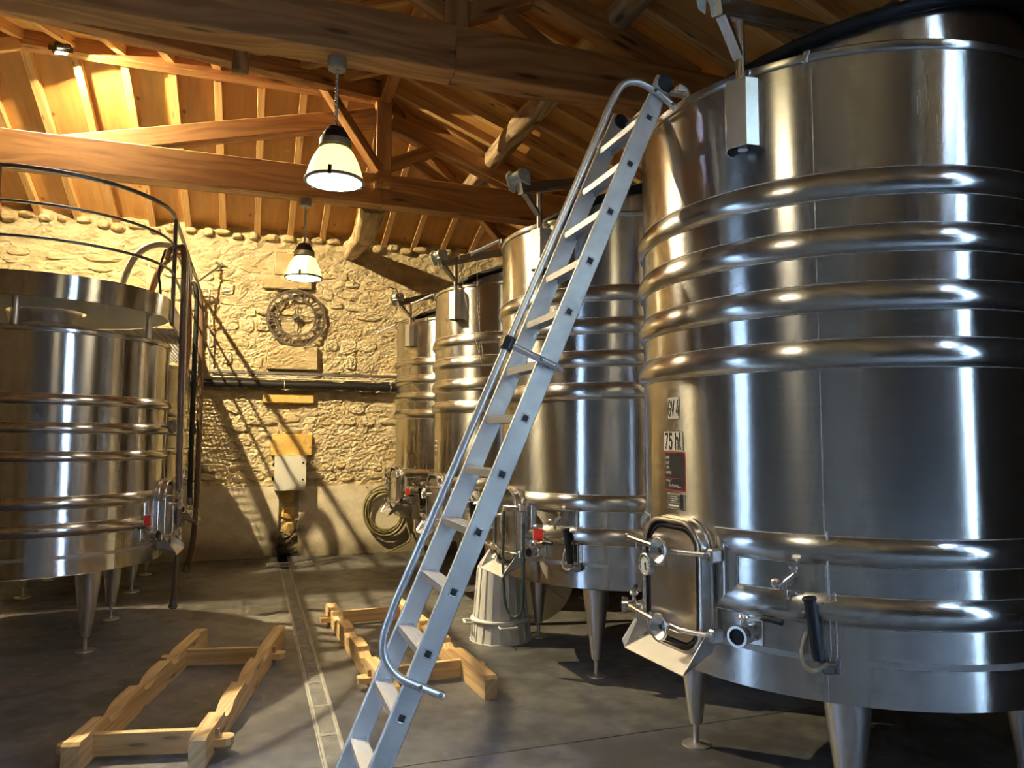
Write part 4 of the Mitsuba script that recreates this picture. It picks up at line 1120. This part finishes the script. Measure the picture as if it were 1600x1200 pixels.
# barrel cradles
def cradle(c, ang, L, gap, label, bars, flip=False):
    k = numbered('barrel_cradle')
    tag(k, label, 'barrel cradle', 'barrel cradles on the floor')
    a = math.radians(ang)
    M = np.eye(4); M[:3, 0] = (math.sin(a), math.cos(a), 0); M[:3, 1] = (-math.cos(a), math.sin(a), 0); M[:3, 3] = (*c, 0.0005)
    def P(m):
        m = m.copy(); m.apply_transform(M); return m
    hi, lo = .150, .098
    prof = [(0, 0), (L, 0), (L, hi * .86), (L - .02, hi)]
    pts = [(0, hi * .97)]
    n = 3
    ends = .16 * L
    step = (L - 2 * ends) / n
    prof_top = [(.0, hi * .9), (.02, hi)]
    for i in range(n):
        s0 = ends + i * step
        prof_top += [(s0, hi), (s0 + .015, lo + .02)]
        for t in np.linspace(0, 1, 9)[1:]:
            prof_top.append((s0 + .015 + t * .30 * (step / .5), lo + .02 - .02 * math.sin(math.pi * min(1, t * 1.6)) + (hi - lo - .02) * (.5 - .5 * math.cos(math.pi * t ** 1.5))))
    prof_top += [(L - .02, hi), (L, hi * .86)]
    if flip:
        prof_top = [(L - s, z) for s, z in prof_top[::-1]]
    poly = [(0, 0)] + prof_top[:] + [(L, 0)]
    for s in (-1, 1):
        m = extrude(poly, .086)
        v = m.vertices
        mm = mesh(np.stack([v[:, 0] - L / 2, v[:, 2] - .043 + s * gap / 2, v[:, 1]], 1), m.faces)
        uv = np.stack([v[:, 0] + s * 3.1 + c[0], v[:, 1] + v[:, 2] + s], 1)
        put(k + '__rail', P(mm), 'pale_pine', False, uv=uv)
    for bx in bars:
        m, uv = beam((bx, -gap / 2 + .02, .072), (bx, gap / 2 - .02, .072), .045, .115, ch=.003)
        b = put(k + '__crossbar', P(m), 'pale_pine', uv=uv)
        for s in (-1, 1):
            t = extrude([(0, -.05), (.075, -.05), (.10, -.035), (.11, 0), (.10, .035), (.075, .05), (0, .05)], .04)
            v = t.vertices
            put(b + '__tenon', P(mesh(np.stack([bx + v[:, 1] * s, s * (gap / 2 + .03 + v[:, 0]), .045 + v[:, 2]], 1), t.faces[:, ::s])), 'pale_pine', uv=np.stack([v[:, 0], v[:, 1]], 1))
            put(k + '__wedge', P(box((bx, s * (gap / 2 + .052), .070), (.03, .026, .115), .003)), 'old_timber')
    return k
cradle((-.275, 5.46), 12.0, 2.34, .615, 'pale wooden barrel cradle lying on the floor at lower left', (-.98, .62))
cradle((1.135, 6.02), -2.9, 2.62, .64, 'pale wooden barrel cradle on the floor behind the ladder foot', (-.80, 1.02), True)

# upturned white bin
k = 'white_bin'
bx, by, H_ = 2.06, 6.15, .625
m, _ = lathe([[(.001, H_), (.185, H_)], [(.185, H_), (.197, H_ - .012), (.232, .19)], [(.232, .19), (.256, .186), (.258, .165), (.24, .16)], [(.24, .16), (.256, .012), (.266, .006), (.266, .0)]], 64)
m.apply_translation((bx, by, 0))
put(k + '__body', m, 'white_plastic', True)
rib = []
for a in np.radians(np.arange(0, 360, 18)):
    c, s = math.cos(a), math.sin(a)
    rib.append(hull([(bx + c * r - s * e, by + s * r + c * e, z) for e in (-.0035, .0035) for r, z in ((.196, H_ - .02), (.204, H_ - .02), (.230, .20), (.239, .20))]))
    rib.append(hull([(bx + c * r - s * e, by + s * r + c * e, z) for e in (-.0035, .0035) for r, z in ((.238, .155), (.247, .155), (.256, .012), (.264, .012))]))
put(k + '__rib', cat(rib), 'white_plastic')
labels[k + '__rib'] = {'kind': 'stuff'}
for a in (-95, 170, 20):
    c, s = math.cos(math.radians(a)), math.sin(math.radians(a))
    P = lambda t, r, z: (bx + c * r - s * t, by + s * r + c * t, z)
    put(k + '__handle', tube([P(-.07, .245, .15), P(-.07, .31, .15), P(.07, .31, .15), P(.07, .245, .15)], .011, 8), 'white_plastic', 30)
tag(k, 'upturned white ribbed plastic bin in front of the second right tank', 'bin')

k = 'round_cream_lid'
o = np.array([2.50, 6.58, .425]); ax = np.array([-.12, -1, .13])
put(k + '__disc', disc_lathe([(0, .012), (.36, .012), (.395, .018), (.42, .012), (.425, -.02), (.41, -.022), (0, -.02)], o, ax, 64), 'cream_plastic', 20)
d, a, b = frame(ax)
put(k + '__rib', cat(*[tube([o + d * .013 - (a * math.cos(t) + b * math.sin(t)) * .38, o + d * .013 + (a * math.cos(t) + b * math.sin(t)) * .38], .004, 6) for t in np.radians([35, 125])]), 'grey_plastic')
tag(k, 'large round cream lid standing on edge behind the leg of the second right tank', 'lid')

# black tube loop hanging at the second tank's door, wires and a pale hose
k = 'rubber_loop'
put(k, tube(spline([(1.80, 5.30, 1.16), (1.79, 5.29, .8), (1.80, 5.27, .50), (1.84, 5.22, .40), (1.89, 5.17, .44), (1.90, 5.15, .62), (1.895, 5.14, 1.08)], 60), .011, 8), 'green_hose', True)
tag(k, 'dark green hose hanging in a long loop in front of the white bin', 'hose')
k = 'wire_bundle'
put(k, cat(*[tube(spline([(1.80 + j * .012, 5.31 + j * .012, 1.20), (1.77 + j * .01, 5.30, 1.08), (1.79 + (j % 3) * .02, 5.29, .93), (1.78 + j * .006, 5.30, .85)], 20), .0035, 5) for j in range(5)]), 'clear_hose', True)
tag(k, 'tangle of thin pale cords hanging on the door of the second right tank', 'cord')

# ------------------------------------------------------------------ on the back wall
k = 'wall_clock'
C = np.array([.575, YB - .075, 3.495])
def W(m):                                    # x right, y up, z towards the room
    v = m.vertices
    return mesh(np.stack([C[0] + v[:, 0], C[1] - v[:, 2], C[2] + v[:, 1]], 1), m.faces)
def flat_ring(r0, r1, t=.01, n=72):
    return lathe([[(r0, 0), (r0, t)], [(r0, t), (r1, t)], [(r1, t), (r1, 0)], [(r1, 0), (r0, 0)]], n)[0]
put(k + '__outer_ring', W(flat_ring(.395, .424, .018)), 'black_iron', 30)
put(k + '__inner_ring', W(flat_ring(.268, .282, .014)), 'black_iron', 30)
for i, s in enumerate(('XII', 'I', 'II', 'III', 'IV', 'V', 'VI', 'VII', 'VIII', 'IX', 'X', 'XI')):
    t = text(s, .112, False)
    v = t.vertices.copy(); v[:, 2] *= 10; v[:, 0] *= 1.25
    a = -math.radians(30 * i)
    v[:, 1] += .338
    v = np.stack([v[:, 0] * math.cos(a) - v[:, 1] * math.sin(a), v[:, 0] * math.sin(a) + v[:, 1] * math.cos(a), v[:, 2] + .004], 1)
    put(k + '__numeral', W(mesh(v, t.faces)), 'black_iron')
put(k + '__spoke', W(cat(*[box((e, s * .16, .006), (.006, .24, .006)) for e in (-.02, .02) for s in (-1, 1)])), 'black_iron')
put(k + '__spoke', W(cat(*[box((s * .16, e, .006), (.24, .006, .006)) for e in (-.012, .012) for s in (-1, 1)])), 'black_iron')
put(k + '__hub', W(disc_lathe([(0, .035), (.045, .032), (.05, .025), (.05, 0)], (0, 0, 0), (0, 0, 1), 24)), 'black_iron', 30)
put(k + '__hand', W(cat(tube([(-.05, -.04, .045), (.10, .085, .045)], .006, 6))), 'wire_steel', True)
put(k + '__hand', W(tube([(-.02, -.02, .05), (.135, .055, .05)], .004, 6)), 'black_iron', True)
tag(k, 'open black iron wall clock with Roman numerals on the stone wall', 'clock')

k = 'electrical_box'
put(k + '__case', box((.54, YB - .135, 1.213), (.43, .21, .49), .008), 'painted_box')
put(k + '__door', box((.54, YB - .248, 1.213), (.445, .022, .505), .006), 'painted_box')
for z in (1.36, 1.12): put(k + '__door__lock', disc_lathe([(0, .008), (.012, .007), (.014, .0)], (.715, YB - .259, z), (0, -1, 0), 14), 'black_plastic', 30)
for x in (.312, .768):
    for z in (1.33, 1.13): put(k + '__lug', box((x, YB - .10, z), (.03, .06, .05), .006), 'black_plastic')
put(k + '__door__badge', box((.69, YB - .260, 1.0), (.05, .003, .012)), 'grey_plastic')
tag(k, 'grey metal electrical cabinet fixed to the stone wall under the clock', 'electrical box')

k = 'black_pipe'
put(k + '__pipe', cat(rod((-3.2, YB - .13, 2.49), (2.30, YB - .13, 2.49), .058, 18)), 'black_plastic', 30)
for x in (-1.6, .43, 1.98): put(k + '__bracket', cat(box((x, YB - .10, 2.55), (.03, .12, .02)), tube(spline([(x, YB - .06, 2.55), (x, YB - .13, 2.553), (x, YB - .193, 2.49), (x, YB - .13, 2.428), (x, YB - .06, 2.43)], 20), .007, 6)), 'pale_pipe')
tag(k, 'thick black pipe running along the stone wall', 'pipe')
k = 'cable_tray'
put(k + '__trough', cat(box((-.45, YB - .12, 2.64), (5.5, .09, .006)), box((-.45, YB - .163, 2.655), (5.5, .005, .035))), 'dark_metal')
put(k + '__cable', rod((-3.2, YB - .12, 2.655), (2.3, YB - .12, 2.655), .014, 8), 'black_rubber', 30)
tag(k, 'narrow dark cable tray along the stone wall above the black pipe', 'cable tray')
k = 'thin_wall_pipe'
put(k + '__tube', tube(np.vstack([spline([(-.86, YB - .17, 3.815), (-.70, YB - .17, 3.82), (-.635, YB - .17, 3.81), (-.622, YB - .17, 3.76)], 16), spline([(-.618, YB - .17, 3.7), (-.60, YB - .17, 2.66)], 4), spline([(-.598, YB - .17, 2.62), (-.58, YB - .17, 2.585), (-.54, YB - .17, 2.578), (-.3, YB - .17, 2.577)], 12), [(2.3, YB - .17, 2.577)]]), .0125, 8), 'pale_pipe', True)
for x in (.43, 1.98): put(k + '__clip', box((x, YB - .15, 2.577), (.025, .07, .04), .004), 'label_white')
tag(k, 'thin pale pipe turning down the stone wall and along above the black pipe', 'pipe')
k = 'wall_rod'
put(k, cat(rod((-.49, YB - .06, 4.205), (-.80, YB - .55, 3.80), .012, 8), rod((-.56, YB - .06, 4.235), (-.42, YB - .06, 4.195), .014, 8), box((-.49, YB - .04, 4.21), (.05, .06, .06), .01)), 'dark_metal', 30)
tag(k, 'slanting metal rod fixed high on the stone wall left of the clock', 'rod')

k = 'hose_coil'
rc = np.random.default_rng(5)
for j in range(7):
    ox, oz, r = rc.uniform(-.02, .02), rc.uniform(-.03, .02), .355 - .014 * j
    t = np.linspace(0, 2 * np.pi, 56, endpoint=False)
    P = np.stack([1.93 + ox + r * .93 * np.cos(t), YB - .10 - .022 * (j % 4) + .01 * np.sin(2 * t + j), .62 + oz + r * 1.06 * np.sin(t) - .02 * np.cos(t)], 1)
    put(k + '__loop', tube(P, .0125, 8, True), 'coil_hose', True)
put(k + '__tail', tube(spline([(2.25, YB - .15, .45), (2.3, YB - .2, .2), (2.1, YB - .3, .10), (1.9, YB - .35, .03)], 30), .0125, 8), 'coil_hose', True)
put(k + '__hook', cat(rod((1.66, YB - .02, .97), (1.66, YB - .20, .99), .008, 8), rod((1.93, YB - .02, .965), (1.93, YB - .24, .965), .012, 8)), 'dark_metal', 30)
tag(k, 'coiled brownish hose hanging low on the stone wall beside the last right tank', 'hose')

k = 'draw_cord'
put(k, cat(tube(spline([(1.98, 7.33, 3.62), (2.02, 7.25, 3.2), (2.06, 7.02, 2.75), (2.12, 6.95, 2.45)], 20), .003, 5), tube(spline([(2.12, 7.12, 3.5), (2.11, 7.06, 3.0), (2.14, 6.96, 2.5)], 20), .0025, 5)), 'clear_hose', True)
tag(k, 'thin pale cord hanging down the third right tank from its winch arm', 'cord')
